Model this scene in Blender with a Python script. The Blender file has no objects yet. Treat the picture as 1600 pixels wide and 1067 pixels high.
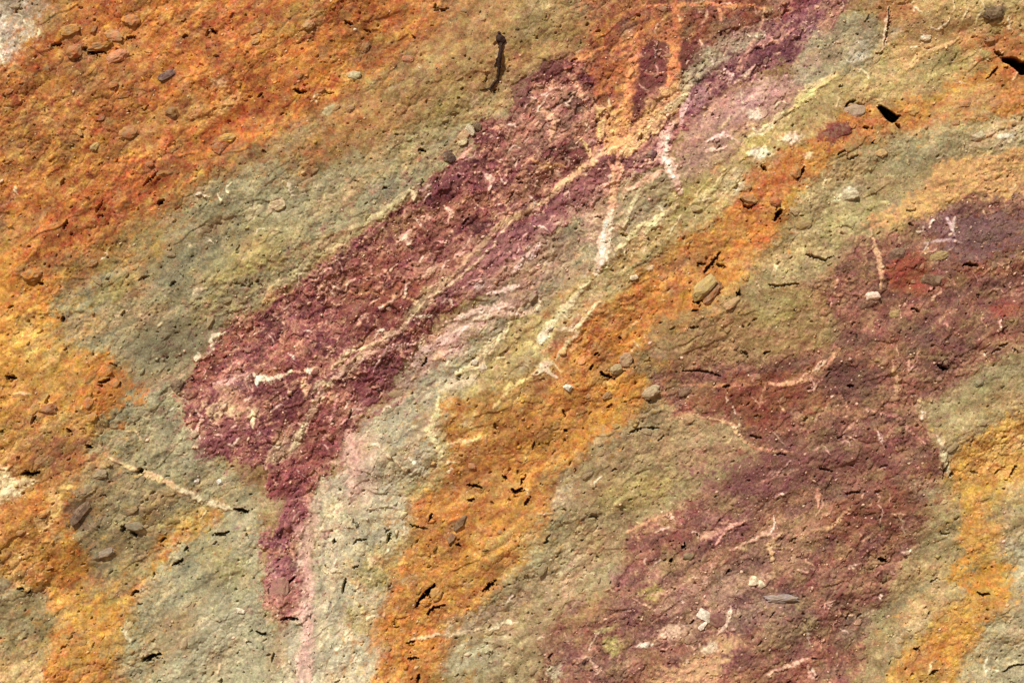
# Weathered, mineral-stained earth cutting seen straight on in sunlight.
# Lengths on the rock are written in "units" of 2.5 mm; (u, v) run right and down over the face.
import bpy, math, random
import numpy as np

rng = np.random.default_rng(7)
random.seed(7)
S = 0.0025                                   # metres per unit
CU, CV, CZ = 800.0, 533.5, 3.3
def wx(u): return (u - CU) * S
def wz(v): return CZ - (v - CV) * S

# ------------------------------------------------------------ camera, light, exposure
sc = bpy.context.scene
cam = bpy.data.cameras.new("camera")
camo = bpy.data.objects.new("camera", cam)
sc.collection.objects.link(camo)
DIST = 6.0
camo.location = (0, -DIST, CZ)
camo.rotation_euler = (math.radians(90), 0, 0)
cam.sensor_width = 36
cam.lens = 36 * DIST / (1600 * S)
cam.clip_end = 2000
sc.camera = camo

SUN_EL, SUN_AZ = 47.0, 28.0                   # azimuth measured from the wall's normal towards the left
d = (-math.sin(math.radians(SUN_AZ)) * math.cos(math.radians(SUN_EL)),
     -math.cos(math.radians(SUN_AZ)) * math.cos(math.radians(SUN_EL)),
     math.sin(math.radians(SUN_EL)))         # towards the sun
world = bpy.data.worlds.new("World")
sc.world = world
world.use_nodes = True
nt = world.node_tree
sky = nt.nodes.new("ShaderNodeTexSky")
sky.sky_type = 'NISHITA'
sky.sun_disc = False
sky.sun_elevation = math.radians(SUN_EL)
sky.sun_rotation = math.atan2(d[0], d[1])
nt.links.new(sky.outputs[0], nt.nodes["Background"].inputs[0])
nt.nodes["Background"].inputs[1].default_value = 0.05
sun = bpy.data.lights.new("sun", 'SUN')
sun.energy = 5.0
sun.angle = math.radians(0.5)
sun.color = (1.0, 0.95, 0.87)
suno = bpy.data.objects.new("sun", sun)
sc.collection.objects.link(suno)
import mathutils
suno.rotation_euler = mathutils.Vector(d).to_track_quat('Z', 'Y').to_euler()
sc.view_settings.view_transform = 'Standard'
sc.view_settings.look = 'None'
sc.view_settings.exposure = 0.0
sc.view_settings.gamma = 1.0
sc.view_settings.use_curve_mapping = False
sc.cycles.diffuse_bounces = 2
K_ALB = 0.99                                  # sunlit radiance of a white surface: picks albedo from seen colour

# ------------------------------------------------------------ noise
def hash2(ix, iy, seed):
    h = (ix.astype(np.int64) * 374761393 + iy.astype(np.int64) * 668265263 + seed * 974634777) & 0xffffffff
    h = ((h ^ (h >> 13)) * 1274126177) & 0xffffffff
    h = h ^ (h >> 16)
    return (h & 0xffffff).astype(np.float32) / 16777216.0

def vnoise(x, y, seed):
    """smooth gradient noise, about -1..1"""
    ix = np.floor(x); iy = np.floor(y)
    fx = (x - ix).astype(np.float32); fy = (y - iy).astype(np.float32)
    ux = fx * fx * fx * (fx * (fx * 6 - 15) + 10); uy = fy * fy * fy * (fy * (fy * 6 - 15) + 10)
    def g(ox, oy):
        a = hash2(ix + ox, iy + oy, seed) * (2 * np.pi)
        return np.cos(a) * (fx - ox) + np.sin(a) * (fy - oy)
    a = g(0, 0); b = g(1, 0); c = g(0, 1); e = g(1, 1)
    return (a + (b - a) * ux + (c - a) * uy + (a - b - c + e) * ux * uy) * 1.5

def rot(u, v, deg, along, across):
    """coordinates stretched along a direction rising `deg` to the right"""
    a = math.radians(deg)
    s = u * math.cos(a) - v * math.sin(a)
    t = u * math.sin(a) + v * math.cos(a)
    return s / along, t / across

def dirw(u, v):
    """weights of three strata directions: 14, 38 and 84 degrees"""
    wv = np.exp(-(((u - 500) / 130) ** 2)) * (1 / (1 + np.exp(-(v - 690) / 50)))
    wh = 1 / (1 + np.exp(-(u - 1120 + (v - 500) * 0.15) / 90))
    wh = wh * (1 - wv) * 0.75
    return wh, 1 - wh - wv, wv

def dnoise(u, v, along, across, seed, w=None):
    if w is None: w = dirw(u, v)
    o = 0
    for k, dg in enumerate((14, 38, 84)):
        x, y = rot(u, v, dg, along, across)
        o = o + w[k] * vnoise(x, y, seed + k * 17)
    return o

def worley(x, y, seed):
    ix = np.floor(x); iy = np.floor(y)
    f1 = np.full(x.shape, 9., np.float32); f2 = f1.copy(); cid = np.zeros(x.shape, np.float32)
    for ox in (-1, 0, 1):
        for oy in (-1, 0, 1):
            cx = ix + ox; cy = iy + oy
            px = cx + hash2(cx, cy, seed); py = cy + hash2(cx, cy, seed + 5)
            dd = np.sqrt((px - x) ** 2 + (py - y) ** 2).astype(np.float32)
            m = dd < f1
            f2 = np.where(m, f1, np.minimum(f2, dd))
            cid = np.where(m, hash2(cx, cy, seed + 9), cid)
            f1 = np.where(m, dd, f1)
    return f1, f2, cid

def facets(x, y, seed):
    """broken rock: every cell is a small tilted plane at its own height"""
    ix = np.floor(x); iy = np.floor(y)
    f1 = np.full(x.shape, 9., np.float32); f2 = f1.copy(); o = np.zeros(x.shape, np.float32)
    for ox in (-1, 0, 1):
        for oy in (-1, 0, 1):
            cx = ix + ox; cy = iy + oy
            dx = x - cx - hash2(cx, cy, seed); dy = y - cy - hash2(cx, cy, seed + 5)
            dd = np.sqrt(dx * dx + dy * dy).astype(np.float32)
            m = dd < f1
            val = (hash2(cx, cy, seed + 9) - .5) * 1.1 + dx * (hash2(cx, cy, seed + 11) - .5) * 2.4 + dy * (hash2(cx, cy, seed + 13) - .5) * 2.4
            f2 = np.where(m, f1, np.minimum(f2, dd)); o = np.where(m, val, o); f1 = np.where(m, dd, f1)
    return o.astype(np.float32), f2 - f1

def sstep(a, b, x):
    t = np.clip((x - a) / (b - a), 0, 1)
    return t * t * (3 - 2 * t)

# ------------------------------------------------------------ mineral map of the face
RW, RH = 1600, 1067
vv, uu = np.mgrid[0:RH, 0:RW].astype(np.float32)
W3 = dirw(uu, vv)
print("map noise")
nA = dnoise(uu, vv, 95, 42, 101, W3)
nB = dnoise(uu, vv, 38, 17, 131, W3)
nC = dnoise(uu, vv, 15, 7, 161, W3)
nD = vnoise(uu / 4.2, vv / 4.2, 191)
nF = vnoise(uu / 55, vv / 55, 211)
EDGE = 0.30 * nA + 0.30 * nB + 0.26 * nC + 0.16 * nD         # ragged edge noise
EDGEF = 0.12 * nB + 0.34 * nC + 0.30 * nD
WU = (9 * nF + 5 * vnoise(uu / 22, vv / 22, 221)).astype(np.float32)
WV = (9 * vnoise(uu / 55, vv / 55, 231) + 5 * vnoise(uu / 22, vv / 22, 241)).astype(np.float32)

WU2 = WU * 1.15 + 8 * vnoise(uu / 11, vv / 9, 249) + 4 * vnoise(uu / 4.5, vv / 4, 251)
WV2 = WV * 1.15 + 8 * vnoise(uu / 10, vv / 10, 253) + 4 * vnoise(uu / 4, vv / 4.5, 255)

col = np.zeros((RH, RW, 3), np.float32); col[:] = (150, 118, 72)
alt = np.zeros((RH, RW, 3), np.float32); alt[:] = (170, 140, 92)
brec = np.zeros((RH, RW), np.float32)                        # how broken (brecciated) the ground is
hadd = np.zeros((RH, RW), np.float32)
cls = np.zeros((RH, RW), np.int8)

def box(a, r):
    r = int(r)
    if r < 1: return a
    for ax in (0, 1):
        p = np.pad(a, [(r + 1, r) if k == ax else (0, 0) for k in (0, 1)], mode='edge')
        c = np.cumsum(p, axis=ax, dtype=np.float64)
        n = a.shape[ax]
        hi = np.take(c, range(2 * r + 1, 2 * r + 1 + n), axis=ax); lo = np.take(c, range(0, n), axis=ax)
        a = ((hi - lo) / (2 * r + 1)).astype(np.float32)
    return a

def polymask(pts, pad=0):
    P = np.array(pts, np.float32)
    u0 = max(0, int(P[:, 0].min()) - pad); u1 = min(RW, int(P[:, 0].max()) + pad + 1)
    v0 = max(0, int(P[:, 1].min()) - pad); v1 = min(RH, int(P[:, 1].max()) + pad + 1)
    m = np.zeros((v1 - v0, u1 - u0), bool)
    us = np.arange(u0, u1)
    for r in range(v0, v1):
        xs = []
        y = r + 0.5
        for i in range(len(P)):
            x1, y1 = P[i]; x2, y2 = P[(i + 1) % len(P)]
            if (y1 > y) != (y2 > y): xs.append(x1 + (y - y1) / (y2 - y1) * (x2 - x1))
        xs.sort()
        for a, b in zip(xs[::2], xs[1::2]):
            m[r - v0, max(0, int(a) - u0):max(0, int(b) - u0)] = True
    return m.astype(np.float32), (slice(v0, v1), slice(u0, u1))

LATE = []; FINAL = False
def put(al, sl, c, c2, op=1.0, br=None, h=None, cl=None, late=False):
    if late and not FINAL:
        LATE.append((al, sl, c, op))
    a = al * op * (.6 if late else 1)
    col[sl] += (np.array(c, np.float32) - col[sl]) * a[..., None]
    if c2 is None: c2 = [min(255, x * 1.12 + 14) for x in c]
    alt[sl] += (np.array(c2, np.float32) - alt[sl]) * a[..., None]
    if br is not None: brec[sl] += (br - brec[sl]) * a
    if h is not None: hadd[sl] += h * a
    if cl is not None: cls[sl] = np.where(al > 0.5, cl, cls[sl])

def poly(c, pts, c2=None, soft=12, rag=1.0, op=1.0, br=None, h=None, cl=None, sharp=0.22, late=False):
    if soft >= 5: soft = soft * 1.7
    m, sl = polymask(pts, int(soft * 2) + 24)
    b = box(box(m, soft), soft * 0.6)
    hh, ww = b.shape
    jj, ii = np.mgrid[0:hh, 0:ww]
    b = b[np.clip(jj + WV2[sl], 0, hh - 1).astype(int), np.clip(ii + WU2[sl], 0, ww - 1).astype(int)]
    al = sstep(0.5 - sharp, 0.5 + sharp, b + rag * 0.55 * EDGE[sl] * (1 - abs(2 * b - 1)) * 1.6)
    put(al, sl, c, c2, op, br, h, cl, late)

def blob(c, u, v, ru, rv, ang=35, c2=None, op=0.85, rag=0.9, br=None, h=None, cl=None, hard=0.5, late=False):
    R = int(max(ru, rv) * 1.9) + 3
    v0, v1, u0, u1 = max(0, int(v) - R), min(RH, int(v) + R), max(0, int(u) - R), min(RW, int(u) + R)
    if v1 <= v0 or u1 <= u0: return
    sl = (slice(v0, v1), slice(u0, u1))
    a = math.radians(ang)
    q_ = min(1.0, min(ru, rv) / 16)
    if late and hard == .5: hard = .2; rag = rag * 1.9; op = op * .74; q_ *= 1.7
    x = uu[sl] - u + WU2[sl] * q_ * .5; y = vv[sl] - v + WV2[sl] * q_ * .5
    s = (x * math.cos(a) - y * math.sin(a)) / ru; t = (x * math.sin(a) + y * math.cos(a)) / rv
    r = np.sqrt(s * s + t * t)
    E = EDGE[sl] if min(ru, rv) > 14 else EDGEF[sl]
    al = sstep(-hard, hard, 1 - r + rag * E * 1.2) * (r < 1.85)
    put(al, sl, c, c2, op, br, h, cl, late)

def line(c, pts, w, c2=None, op=0.9, rag=0.6, h=None, taper=True, cl=None, late=True):
    P = np.array(pts, np.float32); w = w * 1.2 + 1; c = [min(250, x * 1.08) for x in c]; pad = int(w * 2.5) + 8
    v0, v1 = max(0, int(P[:, 1].min()) - pad), min(RH, int(P[:, 1].max()) + pad)
    u0, u1 = max(0, int(P[:, 0].min()) - pad), min(RW, int(P[:, 0].max()) + pad)
    if v1 <= v0 or u1 <= u0: return
    sl = (slice(v0, v1), slice(u0, u1))
    x = uu[sl] + WU[sl] * 0.45; y = vv[sl] + WV[sl] * 0.45
    dm = np.full(x.shape, 1e9, np.float32)
    n = len(P) - 1
    for i in range(n):
        ax, ay = P[i]; bx, by = P[i + 1]
        L = max(1e-6, (bx - ax) ** 2 + (by - ay) ** 2)
        t = np.clip(((x - ax) * (bx - ax) + (y - ay) * (by - ay)) / L, 0, 1)
        dd = np.hypot(x - ax - t * (bx - ax), y - ay - t * (by - ay))
        if taper:
            q = (i + t) / n
            dd = dd / (0.45 + 0.9 * np.sin(np.pi * np.clip(q, 0.04, 0.96)))
        dm = np.minimum(dm, dd)
    r = dm / (w * 0.5)
    al = sstep(-0.3, 0.45, 1 - r + rag * EDGEF[sl] * 1.5)
    al *= r < 3
    put(al, sl, c, c2, op, None, h, cl, late)

# names of the mineral classes (children of the rock face)
SOIL, RUST, GOLD, SAGE, PALE, PURP, YEL, ORNG, PUR2, TAN, OLIV, CREAM = range(12)
rust, orange, gold, ochre = (160, 84, 38), (184, 106, 38), (192, 132, 46), (178, 118, 50)
sage, olive, pale, yel = (153, 147, 114), (138, 114, 66), (192, 184, 156), (182, 158, 100)
maroon, dmaroon, plum, mauve = (122, 60, 60), (92, 44, 42), (122, 66, 78), (168, 124, 112)
pink, peach, cream, white = (204, 158, 136), (206, 148, 96), (224, 196, 148), (238, 222, 200)

# --- upper left: rust and orange earth
poly(rust, [(-20,-20),(720,-20),(680,50),(610,110),(540,160),(450,205),(380,245),(300,300),(240,345),(180,400),(110,440),(80,475),(-20,520)], (186,112,46), 14, cl=RUST)
poly((152,110,64), [(700,-20),(930,-20),(900,70),(850,105),(800,150),(740,195),(640,215),(560,250),(470,270),(400,300),(380,250),(450,205),(540,160),(610,110),(680,50)], (168,132,80), 14, cl=SOIL)
blob((150,88,44), 120, 135, 110, 35, 18, (176,118,62), .75)
blob((150,100,50), 60, 220, 90, 50, 30, (184,140,72), .7)
blob((192,118,44), 235, 45, 70, 32, 25, (206,146,70), .8)
blob((186,110,44), 330, 20, 50, 30, 20, (204,140,70), .7)
blob((150,66,28), 370, 30, 70, 25, 20, None, .6)
blob((190,130,66), 225, 205, 95, 24, 28, (210,156,90), .85)
blob((196,128,56), 330, 165, 60, 20, 38, (214,158,86), .8)
blob((196,110,36), 470, 110, 125, 34, 30, (212,134,54), .9)
blob((200,132,48), 430, 60, 45, 20, 25, (216,158,76), .8)
blob((150,68,30), 410, 165, 60, 15, 35, (180,92,40), .8)
blob((190,100,36), 400, 195, 50, 18, 40, None, .7)
blob((170,78,38), 200, 298, 120, 26, 32, (196,98,48), .9)
blob((186,116,44), 120, 262, 90, 22, 30, (204,144,62), .75)
blob((164,80,34), 95, 370, 70, 36, 38, (184,98,44), .85)
blob((196,124,52), 30, 335, 60, 18, 60, (216,152,76), .8)
blob((160,84,42), 320, 250, 55, 28, 30, (190,110,50), .8)
blob((176,128,58), 300, 285, 40, 14, 30, None, .7)
blob((138,94,50), 560, 55, 60, 26, 25, (170,104,46), .7)
blob((168,92,44), 640, 25, 70, 26, 15, None, .7)
blob((176,104,48), 560, 160, 60, 20, 20, (190,128,66), .6)
blob((160,138,78), 590, 120, 40, 16, 10, (182,160,100), .7)
blob((150,132,80), 460, 30, 40, 22, 30, (172,140,70), .6)
blob((150,128,70), 75, 30, 60, 20, 40, None, .5)
poly((150,132,108), [(-20,-20),(100,-20),(66,30),(40,70),(16,100),(-20,120)], (200,186,164), 12, cl=PALE)
blob((176,160,140), 5, 55, 26, 32, 60, (226,214,196), .8)

# --- left: gold
poly(gold, [(-20,330),(40,400),(62,450),(95,480),(96,540),(160,548),(192,580),(190,632),(160,662),(130,700),(-20,700)], (210,160,76), 8, cl=GOLD)
blob((184,108,44), 165, 605, 40, 42, 60, (206,122,36), .9, cl=GOLD, late=True)
blob((184,112,34), 30, 480, 60, 50, 50, (204,140,52), .8)
blob((170,92,40), 45, 400, 40, 26, 60, None, .5)
blob((166,116,56), 60, 615, 80, 26, 5, (190,140,70), .7)
blob((166,130,72), 70, 665, 90, 24, 5, (196,162,96), .8)
blob((150,92,48), 50, 648, 40, 20, 20, None, .6)
blob((208,150,54), 20, 520, 40, 60, 70, (220,170,80), .8)
blob((206,146,50), 110, 570, 50, 30, 20, (218,164,74), .7)
blob((212,172,92), 55, 545, 30, 34, 70, None, .7)

# --- sage band between the rust and the purple
poly(sage, [(80,475),(180,400),(250,345),(330,285),(420,250),(480,275),(560,250),(640,215),(740,195),(800,150),(850,105),(905,80),(830,140),(790,180),(730,236),(650,305),(540,370),(430,450),(330,520),(270,600),(285,660),(330,715),(400,760),(400,800),(350,800),(200,740),(140,700),(160,662),(192,632),(192,580),(160,548),(98,530)], (170,158,116), 9, cl=SAGE)
blob((128,120,88), 330, 320, 75, 32, 30, (156,148,112), .9)
blob((128,112,62), 180, 385, 100, 24, 28, (158,122,60), .8)
blob((176,120,46), 235, 395, 50, 14, 20, None, .7)
blob((160,140,70), 180, 455, 40, 16, 20, None, .8)
blob((168,98,56), 215, 455, 30, 10, 30, None, .6)
blob((122,116,90), 300, 410, 70, 36, 45, (146,144,116), .85)
blob((152,132,76), 400, 395, 90, 34, 30, (172,156,96), .85)
blob((146,128,78), 330, 480, 60, 18, 30, (168,154,104), .7)
blob((118,110,84), 245, 540, 60, 30, 30, (146,140,108), .9, late=True)
blob((112,102,76), 270, 560, 30, 28, 50, None, .6)
blob((128,118,88), 110, 520, 26, 20, 40, (158,146,110), .8)
blob((152,128,86), 175, 500, 60, 22, 20, (176,150,110), .7)
blob((164,158,126), 230, 620, 46, 44, 50, (180,170,128), .8)
blob((166,156,120), 300, 710, 60, 28, -25, (196,186,150), .8)
blob((146,132,92), 560, 280, 90, 28, 30, (172,156,116), .8)
blob((130,126,100), 600, 300, 36, 14, 20, None, .7)
blob((150,142,110), 470, 320, 50, 26, 30, (188,178,140), .8)
blob((144,126,70), 690, 180, 60, 30, 35, (168,148,84), .8)
blob((154,134,84), 650, 235, 60, 18, 35, (176,156,104), .8)
blob((180,156,100), 770, 155, 40, 18, 38, (196,174,120), .8)
blob((168,112,56), 530, 215, 70, 16, 25, (178,130,70), .7)
blob((164,100,44), 500, 250, 40, 14, 30, None, .5)
blob((140,112,72), 730, 70, 50, 50, 40, (160,124,76), .6)
blob((152,134,78), 850, 60, 40, 40, 45, (176,156,96), .8)
blob((142,132,90), 870, 10, 50, 22, 10, None, .6)
blob((172,124,64), 800, 90, 26, 20, 20, None, .5)
line((190,176,130), [(400,470),(430,448),(500,400),(560,365)], 8, op=.6)
line((200,190,140), [(640,300),(600,335),(550,360)], 8, op=.6)

# --- lower left
poly(ochre, [(-20,690),(150,700),(130,740),(112,790),(130,870),(90,930),(-20,905)], (196,142,70), 8, cl=ORNG)
blob((134,84,58), 85, 708, 44, 22, 10, (160,104,70), .85, cl=ORNG, late=True)
blob((186,106,44), 110, 735, 60, 14, 20, None, .7)
blob((184,110,44), 50, 790, 60, 22, 10, (200,130,56), .8)
blob((206,168,110), 30, 700, 34, 16, 10, None, .6)
line(cream, [(-10,720),(6,742),(20,765),(0,780)], 18, white, .95, cl=CREAM)
line(cream, [(14,762),(34,752),(60,748)], 9, white, .85, cl=CREAM)
line((216,172,104), [(112,760),(88,768),(94,785),(84,805),(66,825)], 12, cream, .85, cl=CREAM)
line((214,170,100), [(45,850),(25,880),(18,905),(35,922)], 9, cream, .8, cl=CREAM)
poly(gold, [(56,835),(130,862),(132,900),(116,962),(200,930),(215,905),(225,830),(300,780),(345,800),(335,828),(290,880),(220,915),(190,1000),(165,1090),(84,1090),(76,1010),(92,970),(70,930),(100,900),(46,880)], (210,160,78), 7, cl=GOLD)
blob((192,120,34), 95, 880, 40, 44, 70, (208,142,54), .85, cl=GOLD)
blob((180,112,54), 48, 895, 14, 18, 60, None, .7)
blob((190,136,50), 160, 970, 36, 60, 70, (208,160,70), .8, cl=GOLD)
blob((176,104,44), 95, 1000, 26, 24, 50, None, .6)
blob((190,118,48), 130, 1050, 60, 18, 10, (206,140,66), .8, cl=GOLD)
poly((128,112,74), [(-20,925),(50,925),(82,962),(84,1020),(40,1030),(-20,1035)], (152,140,100), 7, cl=OLIV)
blob((150,146,120), 4, 915, 26, 14, -20, (186,186,160), .8)
poly((190,152,92), [(-20,1032),(60,1025),(80,1090),(-20,1090)], (220,190,130), 7, cl=TAN)
poly((130,118,88), [(132,738),(200,728),(330,785),(320,800),(240,830),(228,895),(215,905),(150,905),(130,870),(108,800)], (164,148,104), 6, cl=OLIV)
blob((102,82,64), 125, 795, 18, 26, 40, (130,104,84), .85, cl=OLIV, late=True)
blob((120,104,82), 140, 815, 34, 12, 20, (140,124,100), .7)
blob((120,108,92), 150, 875, 22, 18, 40, (150,142,122), .75)
blob((164,146,78), 200, 895, 34, 14, 20, (180,164,96), .7)
blob((176,136,60), 290, 815, 50, 22, 20, (192,158,80), .75)
blob((170,98,48), 265, 855, 34, 14, 20, (176,120,60), .75)
blob((150,86,46), 210, 925, 14, 8, 30, None, .7)
poly((160,156,124), [(240,885),(300,850),(345,805),(400,795),(412,850),(405,925),(430,985),(452,1090),(185,1090),(200,1000),(222,920)], (174,166,130), 8, cl=SAGE)
blob((124,118,88), 225, 965, 36, 28, 60, (150,144,110), .8)
blob((134,126,92), 330, 900, 44, 22, 40, None, .7)
blob((136,112,72), 260, 1000, 50, 24, 30, None, .7)
blob((178,170,138), 340, 1000, 70, 40, 50, (196,188,154), .7)
blob((160,140,70), 340, 880, 24, 50, 50, None, .4)

# --- purple breccia
poly(maroon, [(915,80),(880,98),(850,112),(828,138),(806,160),(785,196),(752,206),(735,236),(712,248),(690,272),(655,292),(652,312),(602,345),(560,372),(520,404),(470,432),(430,472),(380,496),(325,524),(302,575),(276,602),(284,652),(318,704),(372,724),(412,735),(404,772),(444,776),(450,806),(416,830),(404,852),(428,870),(402,930),(432,972),(470,972),(486,940),(462,880),(458,850),(484,800),(488,770),(512,740),(534,684),(592,632),(612,590),(645,556),(700,492),(762,462),(802,430),(852,392),(884,352),(962,292),(1032,262),(1062,212),(1132,142),(1202,92),(1262,50),(1340,-20),(905,-20),(925,40)],
     (164,104,84), 4, 0.9, br=1, h=1.0, cl=PURP, sharp=.12)
# paler lower flank
poly((150,96,92), [(640,548),(700,480),(760,430),(840,360),(900,300),(962,270),(1032,240),(1062,212),(1032,262),(962,292),(884,352),(852,392),(802,430),(762,462),(700,492),(645,556),(612,590),(560,660),(540,650)], (186,140,124), 10, br=.8, cl=PURP)
poly((172,126,100), [(800,150),(850,140),(900,120),(935,170),(945,240),(900,260),(840,250),(800,270),(770,250)], (140,72,62), 14, br=1, op=.85)
blob((86,46,46), 860, 112, 26, 14, 35, (120,66,56), .85, br=1, late=True)
blob((88,46,50), 815, 150, 20, 16, 50, (130,70,70), .8, br=1, late=True)
blob((108,52,54), 755, 215, 22, 16, 30, None, .8, br=1, late=True)
blob((150,90,72), 800, 215, 50, 14, 30, (196,146,116), .6, br=1)
blob((104,50,50), 885, 245, 44, 16, 10, (140,80,66), .8, br=1, late=True)
blob((176,132,100), 830, 285, 60, 18, 30, (140,76,62), .8, br=1, late=True)
blob((100,48,56), 690, 295, 40, 16, 30, (130,70,70), .8, br=1, late=True)
blob((150,94,72), 700, 345, 80, 24, 30, (186,136,104), .75, br=1, late=True)
blob((96,46,46), 655, 385, 22, 14, 60, (120,64,54), .85, br=1, late=True)
blob((98,46,46), 690, 390, 16, 24, 40, (130,70,60), .85, br=1, late=True)
blob((160,120,80), 630, 350, 40, 12, 30, (188,156,110), .7, br=1, late=True)
blob((130,72,60), 560, 420, 60, 30, 35, (170,110,90), .7, br=1)
blob((110,54,46), 580, 470, 66, 44, 20, (136,76,56), .85, br=1, late=True)
blob((98,48,42), 590, 490, 40, 22, 20, None, .6, br=1, late=True)
blob((154,92,62), 610, 460, 36, 20, -10, (180,120,86), .7, br=1, late=True)
blob((110,62,66), 440, 500, 40, 20, 35, (156,100,92), .7, br=1)
blob((138,74,60), 370, 530, 50, 16, 40, (168,100,70), .8, br=1)
blob((160,92,74), 325, 575, 44, 18, 50, (186,116,90), .8, br=.5, late=True)
blob((100,52,58), 355, 562, 28, 14, 40, None, .7, br=1)
blob((126,84,84), 360, 600, 40, 18, 20, (170,126,112), .75, br=1)
blob((88,42,46), 430, 630, 44, 36, 20, (120,60,56), .9, br=1, late=True)
blob((158,88,52), 425, 585, 40, 10, 8, (184,116,70), .7, br=1)
blob((140,74,50), 440, 545, 26, 16, 20, None, .7, br=1)
blob((200,150,116), 390, 635, 34, 14, 5, (222,180,140), .8, br=1, late=True)
blob((222,196,148), 340, 640, 14, 26, 70, white, .85, br=.6, late=True)
blob((222,196,150), 392, 640, 10, 12, 80, None, .8, late=True)
blob((112,56,66), 340, 690, 44, 22, 30, (150,86,86), .8, br=1, late=True)
blob((132,66,62), 500, 690, 34, 40, 60, (170,110,104), .8, br=1, late=True)
blob((130,62,62), 450, 750, 36, 22, 20, (156,88,84), .85, br=1, late=True)
blob((118,58,66), 590, 600, 36, 30, 50, (160,104,100), .7, br=1, late=True)
line((130,74,76), [(462,770),(458,800),(440,840)], 26, (150,92,92), .85)
blob((130,70,84), 430, 850, 22, 12, 0, (160,100,104), .8, br=1)
blob((142,80,96), 440, 885, 16, 26, 80, (166,108,112), .85, br=.6, late=True)
blob((172,114,104), 440, 925, 34, 32, 40, (190,136,122), .85, br=.5, late=True)
blob((150,96,90), 462, 985, 14, 18, 80, None, .7, br=.6)
blob((150,104,90), 463, 1040, 10, 30, 80, None, .6, br=.6)
# pale diagonal seam within the purple
line((196,166,136), [(478,668),(490,630),(532,582),(560,560),(612,528),(634,506),(655,475)], 8, (196,174,130), .7, cl=PURP)
line((170,150,110), [(636,494),(668,466),(704,436)], 17, (190,172,130), .7)
line((214,182,136), [(700,440),(728,410),(790,346),(850,315),(884,288),(935,245)], 7, (214,180,130), .75, cl=TAN)
line((172,150,116), [(470,680),(445,700),(420,720)], 22, (190,170,130), .7)
line((134,86,86), [(690,470),(740,425),(800,375),(850,345)], 28, (150,90,96), .75)
line((132,80,80), [(850,345),(890,305),(935,270),(950,255)], 22, (140,76,80), .85)
blob((122,74,70), 1000, 240, 36, 26, 30, (150,96,84), .85, br=1)
blob((150,92,70), 1045, 185, 34, 14, 25, None, .8)
# top centre: iron stained
poly((130,70,50), [(905,-20),(1060,-20),(1060,60),(985,80),(975,180),(930,170),(920,120),(895,90),(925,40)], (174,100,50), 8, br=.4, cl=RUST)
blob((160,88,48), 955, 125, 26, 30, 60, (192,112,52), .6, br=.3, cl=RUST, late=True)
blob((110,66,58), 990, 35, 30, 14, 30, None, .7, br=.6)
blob((116,72,56), 965, 92, 14, 12, 30, None, .7)
poly((116,60,40), [(1050,-20),(1230,-20),(1210,30),(1150,55),(1110,85),(1075,115),(1060,60)], (146,78,46), 5, br=.5, cl=PUR2)
poly((108,58,52), [(1000,76),(1042,62),(1048,140),(1006,152),(996,200),(975,205),(984,140)], (118,58,52), 3, br=.6, cl=PURP, late=True)
poly((100,54,46), [(1064,58),(1112,80),(1085,112),(1062,134)], (110,56,46), 3, br=.5, cl=PURP, late=True)
line((188,126,76), [(994,72),(990,110),(982,160),(975,190)], 14, (214,144,80), .95, taper=False, cl=TAN)
line((174,112,68), [(994,74),(1020,62),(1052,62)], 9, (204,138,80), .9, taper=False)
line((172,108,66), [(1054,10),(1056,60),(1051,135)], 15, (202,128,70), .95, taper=False, cl=TAN)
poly((228,166,108), [(934,168),(958,178),(980,165),(984,200),(976,240),(950,242),(944,200)], (226,170,110), 3, cl=TAN, sharp=.15, late=True)
line((206,158,104), [(950,240),(985,228),(1010,190),(1050,150),(1075,125)], 22, (186,160,110), .8, cl=TAN)
line((216,170,116), [(930,172),(936,215),(925,252)], 5, op=.8)
line((164,156,124), [(1066,140),(1095,105),(1130,78),(1190,55)], 22, (190,186,156), .8)
line((150,120,100), [(1080,90),(1140,68),(1200,30)], 12, (180,150,124), .7)
line((160,150,124), [(1105,75),(1112,100)], 8, op=.7)
# plum seam running to the top edge
poly((116,64,70), [(1112,84),(1190,36),(1330,-20),(1330,10),(1300,42),(1222,100),(1150,140),(1080,192),(1062,212),(1084,132)], (156,106,104), 6, br=.8, cl=PURP)
line((200,150,124), [(1178,60),(1165,90),(1152,112)], 9, (226,180,156), .8)
blob((96,52,58), 1180, 90, 24, 14, 30, None, .8, br=1, late=True)
blob((96,52,60), 1230, 75, 22, 16, 30, None, .8, br=1, late=True)
blob((120,84,90), 1275, 45, 24, 14, 30, None, .7, br=1)
poly(mauve, [(1080,195),(1150,142),(1230,112),(1282,130),(1202,202),(1110,262),(1066,290),(1048,260)], (186,146,124), 10, br=.25, cl=PALE)
blob((174,128,130), 1085, 150, 24, 16, 30, (196,156,152), .8, late=True)
poly((148,138,106), [(1258,62),(1330,22),(1378,16),(1388,80),(1330,122),(1276,162),(1226,122)], (176,164,130), 8, cl=SAGE)
blob((196,184,160), 1345, 82, 20, 12, 35, (226,218,204), .8)

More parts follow.
